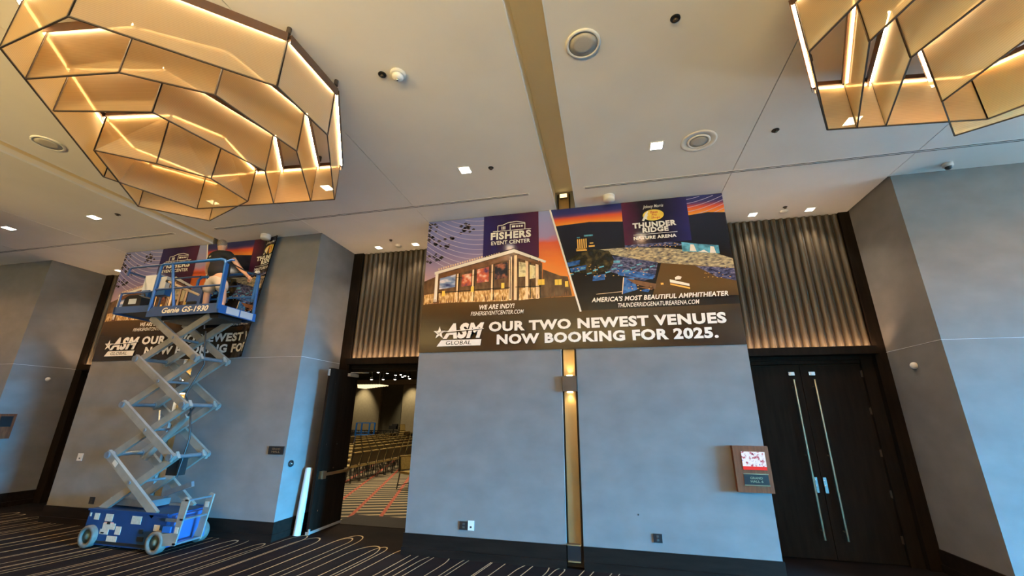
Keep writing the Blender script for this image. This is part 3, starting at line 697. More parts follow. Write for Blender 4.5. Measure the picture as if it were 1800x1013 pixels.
speck_mat('print_crowd_blue', [(.008, .009, .02), (.05, .06, .14), (.22, .22, .32)], 18, (1, 1, 2), .13)
speck_mat('print_trees', [(.006, .006, .005), (.02, .018, .012), (.10, .07, .02)], 9, rough=.13)
speck_mat('print_poster_a', [(.05, .03, .10), (.55, .12, .05), (.80, .70, .55)], 8, rough=.13)
speck_mat('print_poster_b', [(.008, .010, .018), (.02, .022, .03), (.60, .20, .10)], 6, rough=.13)
speck_mat('print_poster_c', [(.70, .60, .25), (.80, .74, .45), (.15, .12, .08)], 8, rough=.13)
speck_mat('print_foliage', [(.02, .016, .02), (.05, .04, .04), (.10, .08, .10)], 14, rough=.13)
speck_mat('print_screen', [(.03, .05, .18), (.20, .30, .55), (.80, .80, .90)], 7, (.7, 1, 1.6), .22)
mat('print_white', (.80, .78, .73), .3, var=.02)
mat('print_pillar', (.80, .60, .38), .3, var=.15)
mat('print_black', (.010, .009, .009), .22)
mat('print_gold', (.80, .55, .08), .3, var=.12)
mat('print_red', (.50, .04, .02), .3)
mat('print_line', (.52, .45, .62), .3, var=.03)
speck_mat('print_blue', [(.006, .02, .07), (.03, .12, .40), (.06, .22, .55)], 12, (1, 1, 2), .13)
mat('print_teal', (.10, .35, .50), .25, var=.5, scale=14)
mat('print_brown', (.16, .07, .03), .25, var=.3, scale=9)
mat('print_orange', (.85, .45, .10), .25, var=.1)
mat('banner_back', (.60, .60, .58), .6)

def make_banner(x0, label, cut=None):
    """vinyl banner on a pier front; local x = right, local z = up, origin at its lower left corner"""
    t = tag(empty('vinyl_banner', (x0, 0, ZB)), label, 'banner')
    WB, HB = 5.154, ZC-ZB-.010
    layer = [0]
    def fin(o):
        if cut is None: return
        bm = bmesh.new(); bm.from_mesh(o.data)
        (ut, ub) = cut
        co = Vector((ub, 0, 0)); d = Vector((ut-ub, 0, HB)).normalized(); nn = Vector((d.z, 0, -d.x))
        for off in (.10, .20, .30, .40, .50):
            bmesh.ops.bisect_plane(bm, geom=bm.verts[:]+bm.edges[:]+bm.faces[:], plane_co=co-nn*off, plane_no=nn)
        bmesh.ops.bisect_plane(bm, geom=bm.verts[:]+bm.edges[:]+bm.faces[:], plane_co=co, plane_no=nn, clear_outer=True)
        for v in bm.verts:
            e = (v.co-co).dot(nn)+.5
            if e > 0: v.co.y -= .16*(e/.5)**2*(1-.35*v.co.z/HB)
        if len(bm.faces) == 0: bm.free(); bpy.data.objects.remove(o); return
        bm.to_mesh(o.data); bm.free()
    def put(name, polys, m, parent=t, lift=True):
        layer[0] += 1 if lift else 0
        y = -.0070-layer[0]*.0004
        if len(polys) > 12:
            b = MB()
            for p in polys: b.add([(u, y, v) for u, v in p], [tuple(range(len(p)))])
            o = b.build(name, m, parent); o['kind'] = 'stuff'; fin(o); return
        for p in polys:
            fin(MB().add([(u, y, v) for u, v in p], [tuple(range(len(p)))]).build(name, m, parent))
    def rect(u0, v0, u1, v1): return [(u0, v0), (u1, v0), (u1, v1), (u0, v1)]
    def lineq(a, b, w):
        a = Vector(a); b = Vector(b); d = (b-a).normalized(); n = Vector((-d.y, d.x))*w/2
        return [tuple(a-n), tuple(b-n), tuple(b+n), tuple(a+n)]
    bd = MB().box(0, WB, -.007, -.001, 0, HB).build('vinyl_sheet', 'print_black' if cut is None else ['print_black', 'banner_back'], t); fin(bd)
    # backgrounds
    put('printed_sky', [rect(0, .86, 1.12, HB)], 'print_dusk')
    put('printed_sunset', [[(2.10, .85), (2.725, .85), (2.325, HB), (2.10, HB)]], 'print_sunset')
    put('printed_night', [[(2.785, .62), (WB, .62), (WB, 2.2), (2.405, 2.2)]], 'print_night')
    put('printed_afterglow', [[(2.40, 2.16), (3.0, 2.185), (3.56, 2.135), (3.56, HB), (2.33, HB)], [(4.6, 2.14), (4.9, 2.165), (WB, 2.14), (WB, HB), (4.6, HB)]], 'print_band')
    put('printed_foot', [[(0, 0), (WB, 0), (WB, .62), (2.78, .62), (2.72, .87), (0, .87)]], 'print_foot')
    # dark leaves over the left sky
    lv = []
    rr = random.Random(3)
    for cu, cv, su, sv, n in ((.10, 2.05, .12, .28, 14), (.32, 2.02, .20, .12, 12), (.15, 1.75, .16, .10, 9), (.78, 2.33, .13, .14, 16), (.10, 2.42, .10, .06, 5)):
        for _ in range(n):
            u = max(.03, cu+rr.uniform(-su, su)); v = min(2.44, cv+rr.uniform(-sv, sv)); w = rr.uniform(.025, .05)
            lv.append([(u-w, v), (u, v-w*.8), (u+w, v), (u, v+w*.7)])
    put('printed_leaves', lv, 'print_foliage')
    # thin arcs
    arcs = []
    for i in range(13):
        v0 = 2.46-.095*i
        pts = []
        for j in range(13):
            u = 1.10*j/12; v = v0+.05+.44*(1-u/1.1)**2-.12*(1-u/1.1)*0
            pts.append((u, v))
        for a, b in zip(pts[:-1], pts[1:]):
            lim = 1.44+.28*(a[0]-.2)
            if a[1] < HB-.01 and b[1] < HB-.01 and a[1] > lim: arcs.append(lineq(a, b, .0105))
    for i in range(16):
        v0 = 1.66+.075*i
        pts = [(4.6+.554*j/8, v0-.12+.16*(j/8)**1.5) for j in range(9)]
        for a, b in zip(pts[:-1], pts[1:]):
            if 1.70 < a[1] and b[1] < HB-.01: arcs.append(lineq(a, b, .008))
    put('printed_arcs', arcs, 'print_line')
    # event center building
    put('printed_side_building', [[(0, .87), (.22, .88), (.22, 1.38), (0, 1.30)], [(2.16, .87), (2.66, .88), (2.60, 1.22), (2.48, 1.24), (2.18, 1.38)]], 'print_facade')
    put('printed_facade', [[(.22, .88), (1.70, .84), (1.70, 1.74), (.22, 1.42)], [(1.70, .84), (2.17, .87), (2.17, 1.50), (1.70, 1.74)]], 'print_facade')
    put('printed_roof_edge', [[(.19, 1.42), (1.67, 1.735), (1.67, 1.80), (.19, 1.47)], [(1.67, 1.735), (2.22, 1.495), (2.24, 1.53), (1.67, 1.80)], [(.21, .90), (.265, .90), (.265, 1.44), (.21, 1.44)]], 'print_white')
    put('printed_lobby', [[(.02, .86), (.20, .88), (.20, 1.06), (.02, 1.04)], [(.30, .88), (1.58, .85), (1.58, 1.06), (.30, 1.06)], [(1.76, .85), (2.12, .87), (2.12, 1.06), (1.76, 1.07)]], 'print_lobby')
    pl = []
    for u, hv in ((.64, 1.47), (.93, 1.54), (1.28, 1.61)): pl.append(lineq((u, .88), (u, hv), .028))
    for u, hv in ((1.61, 1.66), (1.70, 1.68), (1.90, 1.60), (2.08, 1.52)): pl.append(lineq((u, .86), (u, hv), .05))
    put('printed_pillars', pl, 'print_pillar')
    put('printed_mullions', [lineq((u+.03, .88), (u+.03, h), .014) for u, h in ((.64, 1.49), (.93, 1.55), (1.28, 1.63), (1.73, 1.70), (1.58, 1.68), (1.93, 1.62), (2.10, 1.54))]+[lineq((.28, 1.07), (1.6, 1.09), .012), lineq((1.7, 1.09), (2.15, 1.08), .012), lineq((.28, 1.30), (1.6, 1.42), .008)], 'print_black')
    put('printed_screen', [[(.30, 1.13), (.60, 1.16), (.60, 1.42), (.30, 1.38)]], 'print_screen')
    put('printed_poster', [[(.72, 1.16), (.90, 1.17), (.90, 1.40), (.72, 1.38)], [(1.00, 1.21), (1.22, 1.22), (1.22, 1.50), (1.00, 1.46)]], 'print_poster_a')
    put('printed_poster', [[(1.33, 1.25), (1.56, 1.27), (1.56, 1.57), (1.33, 1.52)]], 'print_poster_b')
    put('printed_poster', [[(1.76, 1.27), (1.88, 1.27), (1.88, 1.52), (1.76, 1.55)], [(1.95, 1.22), (2.05, 1.23), (2.05, 1.45), (1.95, 1.48)]], 'print_poster_c')
    put('printed_lanterns', [rect(u, v, u+.055, v+.10) for u, v in ((.36, 1.00), (.90, 1.05), (1.45, 1.08), (2.09, 1.10), (2.15, 1.10), (2.38, 1.08), (2.44, 1.08), (2.55, 1.04))], 'print_gold')
    rr = random.Random(11)
    fg = []
    for i in range(34):
        u = rr.uniform(.05, 2.6); w = rr.uniform(.012, .022); h = rr.uniform(.05, .09); v = .865+rr.uniform(0, .02)
        fg += [[(u-w/2, v), (u+w/2, v), (u+w*.4, v+h*.75), (u-w*.4, v+h*.75)], [(u-w*.3, v+h*.78), (u+w*.3, v+h*.78), (u+w*.3, v+h), (u-w*.3, v+h)]]
    put('printed_figures', fg, 'print_brown')
    put('printed_parapet', [rect(.26+.045*i, 1.50+.0098*i, .285+.045*i, 1.535+.0098*i) for i in range(26)], 'print_pillar')
    put('printed_soffit', [[(.27, 1.33), (1.60, 1.60), (1.60, 1.70), (.27, 1.405)], [(1.74, 1.62), (2.17, 1.44), (2.17, 1.49), (1.74, 1.69)]], 'print_brown')
    # logo squares
    put('logo_square', [[(1.10, 1.69), (1.66, 1.81), (2.115, 1.60), (2.115, HB), (1.10, HB)]], 'print_logo_a')
    put('logo_square', [rect(3.555, 1.70, 4.60, HB)], 'print_logo_b')
    # night scene
    put('printed_hills', [[(2.63, 1.3), (3.56, 1.3), (3.56, 2.14), (3.0, 2.19), (2.42, 2.165)], [(4.6, 1.55), (WB, 1.5), (WB, 2.14), (4.9, 2.17), (4.6, 2.145)]], 'print_night')
    put('printed_ground', [[(3.9, .75), (WB, .75), (WB, 1.25), (4.1, 1.35)]], 'print_foot')
    put('printed_crowd', [[(3.05, 1.66), (3.6, 1.66), (4.2, 1.60), (4.9, 1.46), (WB, 1.34), (WB, 1.18), (4.6, 1.27), (4.0, 1.36), (3.5, 1.5)]], 'print_crowd')
    put('printed_dark_crowd', [[(3.0, 1.60), (3.5, 1.5), (4.05, 1.36), (3.98, 1.10), (3.78, 1.06), (3.3, 1.25), (2.95, 1.42)], [(4.6, 1.26), (WB, 1.18), (WB, .98), (4.9, 1.05)], [(3.56, 1.66), (4.5, 1.62), (4.3, 1.70), (3.56, 1.70)]], 'print_crowd_blue')
    put('printed_stage', [[(4.44, 1.52), (4.98, 1.44), (4.98, 1.58), (4.72, 1.62), (4.44, 1.68)]], 'print_teal')
    put('printed_stage_light', [[(4.55, 1.52), (4.65, 1.50), (4.62, 1.62), (4.57, 1.63)], [(4.84, 1.46), (4.93, 1.45), (4.91, 1.56), (4.86, 1.57)], [(4.67, 1.49), (4.82, 1.47), (4.76, 1.52)]], 'print_white')
    put('printed_trees', [[(2.60, 1.50), (2.80, 1.62), (3.05, 1.68), (3.30, 1.62), (3.38, 1.45), (3.3, 1.30), (3.0, 1.22), (2.75, 1.28)]], 'print_trees')
    put('printed_roofs', [[(2.56, 1.46), (2.82, 1.50), (2.80, 1.42), (2.62, 1.39)], [(2.64, 1.36), (2.92, 1.40), (2.90, 1.32), (2.66, 1.29)], [(3.40, 1.30), (3.98, 1.16), (3.95, 1.08), (3.42, 1.18)], [(3.02, 1.20), (3.22, 1.22), (3.20, 1.12), (3.0, 1.11)], [(3.46, .86), (3.50, 1.14), (3.66, 1.12), (3.70, .92)], [(3.72, .90), (3.90, .93), (3.86, .87)]], 'print_blue')
    put('printed_lodge', [[(3.54, 1.12), (3.99, 1.0), (3.97, .91), (3.66, 1.02)], [(3.72, .96), (3.95, .95), (3.92, .90)]], 'print_brown')
    tw = [rect(2.78+.035*i, 1.68+.01*(i % 2), 2.80+.035*i, 1.88) for i in range(5)]+[rect(2.76, 1.66, 2.94, 1.71)]+[rect(2.97, 1.72, 3.07, 1.75), rect(2.99, 1.78, 3.05, 1.80)]
    put('printed_lit_lodge', tw, 'print_orange')
    put('printed_tower_cap', [rect(2.90, 1.92, 3.05, 1.95), rect(2.78, 1.90, 2.83, 1.92), rect(3.36, 1.40, 3.46, 1.44)], 'print_teal')
    put('printed_pavilion', [[(4.20, 1.06), (4.48, .97), (4.48, .93), (4.20, 1.01)], [(4.28, 1.05), (4.36, 1.05), (4.38, 1.09), (4.33, 1.11), (4.28, 1.09)]], 'print_white')
    put('printed_pavilion_light', [[(4.20, .995), (4.48, .91), (4.48, .885), (4.20, .97)], rect(4.06, .98, 4.10, 1.01)], 'print_orange')
    lt = []
    for cu, cv, su, sv, n, sz in ((2.85, 1.30, .28, .12, 22, .016), (3.55, 1.22, .35, .06, 18, .014), (4.0, 1.64, .42, .03, 26, .012), (3.7, .95, .22, .05, 8, .014), (4.9, 1.12, .2, .10, 14, .012)):
        for _ in range(n):
            u = cu+rr.uniform(-su, su); v = cv+rr.uniform(-sv, sv); a = rr.uniform(.5, 1)*sz
            lt.append([(u-a, v), (u, v-a*.6), (u+a*1.4, v), (u, v+a*.6)])
    put('printed_lights', lt, 'print_orange')
    put('printed_awnings', [[(2.70+.07*i+rr.uniform(-.02, .02), 1.18+rr.uniform(-.05, .08)) for _ in range(1)][0:1]*0 or lineq((2.62+.10*i, 1.24+.05*(i % 3)), (2.70+.10*i, 1.255+.05*(i % 3)), .022) for i in range(14)], 'print_teal')
    put('printed_path', [lineq((3.05, .88), (3.46, .90), .008), lineq((3.46, .86), (3.50, 1.14), .014)], 'print_pillar')
    # divider
    put('divider_line', [lineq((2.325, HB), (2.79, .60), .03)], 'print_white')
    # lettering
    def words(name, items, m='print_white', parent=t):
        layer[0] += 1; y = -.0070-layer[0]*.0004
        for s, fit, bold, shear in items:
            b = MB(); put_text(b, s, fit, lambda u, v: (u, y, v), bold, shear, 1.0+bold*2.2)
            fin(b.build(name, m, parent))
    words('headline', [('OUR TWO NEWEST VENUES', (1.25, .325, 4.93, .495), .046, 0), ('NOW BOOKING FOR 2025.', (1.39, .105, 4.79, .275), .046, 0)])
    words('venue_line', [('WE ARE INDY!', (1.07, .715, 1.69, .80), .026, .22), ("AMERICA'S MOST BEAUTIFUL AMPHITHEATER", (2.97, .745, 5.01, .825), .026, .22)])
    words('web_line', [('FISHERSEVENTCENTER.COM', (.92, .615, 1.85, .685), .006, .22), ('THUNDERRIDGENATUREARENA.COM', (3.38, .64, 4.59, .71), .006, .22)])
    words('logo_lettering', [('FISHERS', (1.24, 2.00, 1.98, 2.145), .045, 0), ('EVENT CENTER', (1.25, 1.90, 1.965, 1.975), .028, 0),
                             ('THUNDER', (3.71, 1.985, 4.40, 2.085), .05, 0), ('RIDGE', (3.86, 1.895, 4.27, 1.985), .05, 0), ('NATURE ARENA', (3.71, 1.775, 4.38, 1.835), .045, 0),
                             ('Johnny Morris', (3.90, 2.325, 4.23, 2.40), .008, .35)])
    # arena outline icon above FISHERS
    ic = []
    for a, b, w in (((1.28, 2.165), (1.98, 2.165), .012), ((1.37, 2.17), (1.37, 2.275), .012), ((1.37, 2.275), (1.46, 2.28), .012), ((1.46, 2.28), (1.56, 2.32), .014), ((1.56, 2.32), (1.72, 2.33), .014), ((1.72, 2.33), (1.87, 2.29), .014), ((1.87, 2.29), (1.87, 2.17), .012), ((1.60, 2.17), (1.60, 2.285), .012), ((1.60, 2.285), (1.87, 2.275), .010)): ic.append(lineq(a, b, w))
    ic += [rect(1.44+.026*i, 2.19, 1.456+.026*i, 2.255) for i in range(3)]+[rect(1.63, 2.215, 1.695, 2.255)]+[rect(1.71+.045*i, 2.215, 1.742+.045*i, 2.25) for i in range(3)]
    ic += [lineq((3.71, 1.868), (4.40, 1.868), .008)]
    put('arena_icon', ic, 'print_white')
    # oval fishing-store badge
    def oval(cu, cv, ru, rv, n=28): return [(cu+ru*math.cos(2*PI*i/n), cv+rv*math.sin(2*PI*i/n)) for i in range(n)]
    put('badge_edge', [oval(4.045, 2.205, .185, .115)], 'print_black')
    put('badge_oval', [oval(4.055, 2.205, .168, .102)], 'print_gold')
    put('badge_fish', [[(3.868, 2.12), (3.90, 2.18), (3.93, 2.245), (3.97, 2.285), (3.985, 2.27), (3.96, 2.235), (3.975, 2.21), (3.95, 2.17), (3.96, 2.13), (3.92, 2.145), (3.90, 2.105)]], 'print_white')
    words('badge_lettering', [('Bass', (4.01, 2.235, 4.13, 2.285), .02, .15), ('Pro', (4.03, 2.185, 4.11, 2.23), .02, .15), ('Shops', (4.02, 2.125, 4.16, 2.18), .02, .15)], 'print_red')
    # slanted three-letter company mark with star
    words('company_mark', [('ASM', (.43, .225, 1.165, .495), .055, .30)])
    put('company_plate', [[(.33, .10), (1.11, .10), (1.125, .205), (.405, .205)]], 'print_white')
    st = []
    for i in range(5):
        a = PI/2+2*PI*i/5; c = (.365, .335)
        o_ = (c[0]+.115*math.cos(a), c[1]+.115*math.sin(a))
        p = (c[0]+.045*math.cos(a-PI/5), c[1]+.045*math.sin(a-PI/5)); q = (c[0]+.045*math.cos(a+PI/5), c[1]+.045*math.sin(a+PI/5))
        st.append([c, p, o_, q])
    put('company_star', st+[lineq((.38, .355), (1.16, .385), .012)], 'print_white')
    put('company_swoosh', [[(.44, .318), (1.14, .372), (1.14, .38), (.44, .340)], lineq((.365, .335), (.44, .40), .006), lineq((.365, .335), (.30, .29), .006), lineq((.365, .335), (.365, .27), .005), lineq((.365, .335), (.30, .365), .005)], 'print_black')
    words('company_sub', [('GLOBAL', (.495, .122, .945, .188), .0, .12)], 'print_black')
    return t
make_banner(CL, 'wide finished venue banner covering the top of the center pier')
make_banner(CL-BAY, 'half-hung venue banner on the left pier behind the scissor lift', cut=(4.20, 3.98))

# ================================================================== wall fittings
t = tag(empty('room_sign', (1.595, 0, 1.065)), 'wooden framed room sign with lit screen and name plaque', 'sign')
f = MB(); f.box(0, .435, -.085, 0, 0, .57); f.build('frame', 'sign_wood', t)
ramp_mat('screen_base', 2, [(0, (.5, .5, .55)), (1, (.9, .9, .95))], .3, lo=.2, hi=.5)
def screen_mat():
    m, n, out = _nodes('screen_picture')
    e = n.nodes.new('ShaderNodeEmission'); n.links.new(e.outputs[0], out.inputs[0]); e.inputs[1].default_value = 1.0
    tcx = n.nodes.new('ShaderNodeTexCoord'); s = n.nodes.new('ShaderNodeSeparateXYZ'); n.links.new(tcx.outputs['Object'], s.inputs[0])
    nz = n.nodes.new('ShaderNodeTexNoise'); nz.inputs['Scale'].default_value = 22; nz.inputs['Detail'].default_value = 3; n.links.new(tcx.outputs['Object'], nz.inputs['Vector'])
    r = n.nodes.new('ShaderNodeValToRGB'); el = r.color_ramp.elements
    cs = [(.30, (.02, .02, .10)), (.40, (.55, .15, .22)), (.47, (.75, .85, 1)), (.62, (.95, .97, 1)), (.70, (.15, .25, .75))]
    while len(el) < len(cs): el.new(.5)
    for q, (p_, c) in zip(el, cs): q.position = p_; q.color = c+(1,)
    n.links.new(nz.outputs[0], r.inputs[0])
    bandm = mth(n, 'LESS_THAN', s.outputs[2], .318)
    mx = n.nodes.new('ShaderNodeMix'); mx.data_type = 'RGBA'; n.links.new(bandm, mx.inputs[0]); n.links.new(r.outputs[0], mx.inputs[6]); mx.inputs[7].default_value = (.80, .06, .06, 1)
    n.links.new(mx.outputs[2], e.inputs[0])
screen_mat()
MB().box(.10, .385, -.092, -.085, .275, .50).build('screen', 'screen_picture', t)
pq = MB().box(.09, .385, -.091, -.085, .10, .215).build('plaque', 'black_plastic', t)
w = MB(); put_text(w, 'GRAND', (.165, .163, .315, .193), lambda u, v: (u, -.0925, v), .02); put_text(w, 'HALL 6', (.165, .122, .315, .152), lambda u, v: (u, -.0925, v), .02)
w.build('plaque_lettering', 'brass', pq)
MB().box(.09, .39, -.094, -.085, .222, .230).box(.09, .39, -.094, -.085, .086, .094).build('brass_rule', 'brass', t)
t = tag(empty('door_plaque', (-5.84, 0, 1.32)), 'small dark name plaque on the left pier near its right corner', 'sign')
MB().box(0, .31, -.015, 0, 0, .135).build('plate', 'black_plastic', t)
w = MB(); put_text(w, 'GRAND', (.07, .075, .24, .105), lambda u, v: (u, -.0165, v), .01); put_text(w, 'HALL', (.07, .03, .24, .06), lambda u, v: (u, -.0165, v), .01)
w.build('plaque_lettering', 'brass', t)
t = tag(empty('card_reader', (-5.487, .155, 1.11)), 'small black oval button plate on the blue-lit side of the left pier', 'reader')
MB().lathe([(.055, 0), (.055, .02), (.04, .03)], (0, 0, .055), 20, 0).build('housing', 'black_plastic', t)
MB().lathe([(.022, .03), (.018, .036), (.004, .038)], (0, 0, .055), 14, 0).build('button', 'chrome', t)
def outlet(x, z, w, h, m, label, dots=True):
    t = tag(empty('wall_outlet', (x, 0, z)), label, 'outlet')
    MB().box(-w/2, w/2, -.010, 0, -h/2, h/2).build('cover_plate', m, t)
    for zz in ((-.022, .022) if dots else (-.02,)): MB().box(-w*.14, w*.14, -.013, -.010, zz-.012, zz+.012).build('socket', 'black_plastic' if m != 'black_plastic' else 'reveal_dark', t)
outlet(-2.206, .434, .130, .112, 'black_plastic', 'black square floor-level outlet left of the white one on the center pier')
outlet(-2.093, .440, .092, .128, 'white_plastic', 'white rectangular outlet plate low on the center pier', False)
outlet(.538, .445, .112, .106, 'black_plastic', 'black square outlet low on the right half of the center pier')
outlet(-9.54, .415, .12, .12, 'black_plastic', 'black outlet low on the left pier behind the lift')
outlet(-10.16, 1.15, .13, .135, 'white_plastic', 'white light switch on the left pier near its dark edge', False)
t = tag(empty('wall_anchor', (.308, 0, .714)), 'tiny dark screw hole on the blue center pier', 'screw'); MB().lathe([(.012, 0), (.010, .004), (.002, .005)], (0, 0, 0), 10, 1, -1).build('screw_head', 'black_plastic', t)
for x, y, z, sg, s in ((4.381, .608, 2.742, -1, 'the shaded side of the right pier'), (-13.05, .686, 2.733, 1, 'the shaded side of the far left pier')):
    t = tag(empty('motion_sensor', (x, y, z)), 'small white motion sensor high on '+s, 'sensor', 'white wall sensors')
    MB().ell((sg*.03, 0, 0), (.045, .055, .05), 14, 8).build('head', 'white_plastic', t)
    MB().box(min(0, sg*.02), max(0, sg*.02), -.03, .03, -.04, .04).build('bracket', 'white_plastic', t)
t = tag(empty('wood_sign', (-13.045, .05, 1.42)), 'brown wooden room sign at the left edge of the picture', 'sign')
MB().box(0, .08, 0, .30, 0, .52).build('frame', 'sign_wood', t); MB().box(.08, .086, .05, .25, .25, .47).build('screen', 'black_plastic', t)
# rolled-up white tube leaning between pier and open door
t = tag(empty('cardboard_tube', (-5.36, .42, 0)), 'white tube standing upright against the open door', 'tube')
MB().cyl((0, 0, .002), (-.02, .10, 1.05), .062, 20, caps=True).build('tube_wall', 'tube_paper', t)
MB().cyl((-.02, .10, 1.05), (-.0203, .1015, 1.066), .050, 20).build('end_cap', 'white_plastic', t)

# ================================================================== scissor lift
LB = Vector((-7.35, -.61, 0))
lift = tag(empty('scissor_lift', LB), 'blue scissor lift raised high in front of the left pier', 'lift')
def lp(b, name, m, parent=lift):
    b.v = [tuple(Vector(v)-LB) for v in b.v]
    return b.build(name, m, parent)
Y0, Y1 = -.985, -.235
b = MB(); b.prism([(-8.17, .13), (-8.12, .06), (-7.98, .04), (-6.72, .04), (-6.60, .06), (-6.575, .52), (-8.14, .53)], 1, Y0+.05, Y1-.05)
ch = lp(b, 'chassis', 'chassis_blue')
lp(MB().box(-8.16, -6.575, Y0+.03, Y0+.05, .505, .535).box(-8.16, -6.575, Y1-.05, Y1-.03, .505, .535), 'chassis_lip', 'chassis_blue')
lp(MB().box(-8.0, -6.75, Y0+.045, Y0+.05, .06, .10).box(-7.05, -6.98, Y0+.04, Y0+.05, .24, .30).box(-7.06, -6.95, Y0+.04, Y0+.05, .14, .20).box(-7.72, -7.66, Y0+.04, Y0+.05, .33, .37).box(-7.80, -7.74, Y0+.04, Y0+.05, .20, .22), 'recess', 'black_plastic', ch)
for (x0, x1, z0, z1, m) in ((-8.02, -7.92, .38, .47, 'decal'), (-7.79, -7.64, .37, .47, 'decal'), (-7.80, -7.55, .26, .345, 'decal'), (-7.83, -7.66, .19, .26, 'decal'), (-7.53, -7.42, .20, .31, 'decal'), (-7.26, -7.07, .36, .47, 'decal'), (-7.66, -7.46, .065, .175, 'decal'), (-6.80, -6.69, .295, .375, 'decal'), (-7.79, -7.60, .345, .358, 'decal_red'), (-8.12, -8.09, .42, .47, 'decal')):
    lp(MB().box(x0, x1, Y0+.046, Y0+.05, z0, z1), 'decal', m, ch)
def wheel(x, y, s):
    b = MB(); b.lathe([(.098, .03), (.10, 0), (.145, .0), (.153, .012), (.153, .10), (.145, .112), (.10, .112), (.098, .08)], (x, y, .153), 28, 1, s, False)
    w = lp(b, 'wheel', 'tyre')
    lp(MB().lathe([(.100, .030), (.085, .034), (.045, .036), (.03, .012), (.004, .010)], (x, y, .153), 24, 1, s), 'hub', 'hub', w)
for x in (-8.00, -6.67): wheel(x, Y0-.02, 1); wheel(x, Y1+.02, -1)
# rear ladder with side plates
for y in (-.985, -.60):
    b = MB(); b.prism([(-6.57, .12), (-6.29, .14), (-6.20, .74), (-6.26, .78), (-6.34, .72), (-6.36, .30), (-6.57, .28)] if y < -.8 else [(-6.42, .14), (-6.27, .14), (-6.18, .77), (-6.25, .79), (-6.32, .72), (-6.36, .30)], 1, y, y+.022)
    lp(b, 'ladder_side', 'lift_grey')
for z, x in ((.74, -6.23), (.48, -6.25), (.16, -6.29)): lp(MB().box(x-.05, x+.012, -.985, -.58, z-.012, z+.012), 'rung', 'lift_steel')
lp(MB().box(-6.57, -6.23, -.975, -.955, .66, .69).box(-6.57, -6.25, -.975, -.955, .44, .48), 'ladder_brace', 'lift_steel')
lp(MB().box(-6.57, -6.42, -.99, -.90, .30, .38), 'blue_bracket', 'lift_blue')
lp(MB().box(-6.575, -6.50, -.88, -.33, .10, .50), 'rear_panel', 'lift_navy')
lp(MB().box(-6.34, -6.28, -.99, -.985, .30, .38).box(-6.31, -6.24, -.605, -.60, .58, .66), 'decal', 'decal')
# scissor stack: four stages
XL, XR = -8.11, -6.83
zs = [.53, 1.32, 2.12, 2.90, 3.62]
def arm(x0, z0, x1, z1, y, w=.05, h=.115):
    d = Vector((x1-x0, 0, z1-z0)).normalized()*.055
    b = MB().bar(Vector((x0, y, z0))-d, Vector((x1, y, z1))+d, w, h, (0, 1, 0) if False else (-d.z, 0, d.x))
    a = lp(b, 'scissor_arm', 'lift_grey')
    return a
for k in range(4):
    l0, r0 = (XL, XR) if k else (-8.02, -6.90)
    l1, r1 = (XL, XR) if k < 3 else (-7.98, -6.86)
    for y, s in ((-.91, 1), (-.31, -1)):
        a = arm(l1, zs[k+1], r0, zs[k], y)
        lp(MB().box(l1+.18, l1+.30, y-.028, y-.0255, 0, .001) if False else MB().cyl(((l1+r0)/2, y-.04*s-.0, (zs[k]+zs[k+1])/2), ((l1+r0)/2, y+.04*s, (zs[k]+zs[k+1])/2), .028, 10), 'pivot_cap', 'lift_steel', a)
    for y in (-.835, -.385): arm(l0, zs[k], r1, zs[k+1], y)
    lp(MB().cyl(((XL+XR)/2, -.93, (zs[k]+zs[k+1])/2), ((XL+XR)/2, -.29, (zs[k]+zs[k+1])/2), .022, 10), 'center_tube', 'lift_steel')
for k in range(1, 4):
    for x in (XL, XR):
        lp(MB().cyl((x, -.95, zs[k]), (x, -.27, zs[k]), .032, 12), 'pin_tube', 'lift_steel')
        lp(MB().cyl((x, -.96, zs[k]), (x, -.80, zs[k]), .052, 14), 'pin_boss', 'lift_steel'); lp(MB().cyl((x, -.42, zs[k]), (x, -.26, zs[k]), .052, 14), 'pin_boss', 'lift_steel')
lp(MB().cyl((-7.75, -.61, 1.25), (-7.05, -.61, 1.95), .05, 14), 'hydraulic_cylinder', 'lift_grey')
lp(MB().cyl((-7.05, -.61, 1.95), (-6.95, -.61, 2.10), .028, 12).cyl((-7.55, -.66, 1.75), (-7.62, -.66, 2.03), .022, 10), 'piston_rod', 'chrome')
lp(MB().box(-7.12, -6.90, -.70, -.55, 1.02, 1.30), 'valve_box', 'black_plastic')
lp(MB().tube([(-6.86, -.72, 1.0), (-6.80, -.70, 1.6), (-6.92, -.70, 2.05), (-7.1, -.70, 2.3), (-6.86, -.70, 2.8), (-7.0, -.7, 3.4)], .014, 8), 'hose', 'black_plastic')
lp(MB().bar((-8.02, -.61, .62), (-7.2, -.61, .60), .34, .10).bar((-7.3, -.5, .70), (-6.75, -.5, .88), .05, .08), 'base_frame', 'lift_steel')
for k, x in ((0, -7.35), (1, -7.15)): lp(MB().box(x-.12, x+.12, -.93-.008, -.93-.0, zs[k]+.30-.3, zs[k]+.30-.299), 'arm_label', 'decal')
lp(MB().bar((-7.95, -.938, 1.225), (-7.86, -.938, 1.168), .004, .07, (.5, 0, .8)), 'arm_label', 'decal')
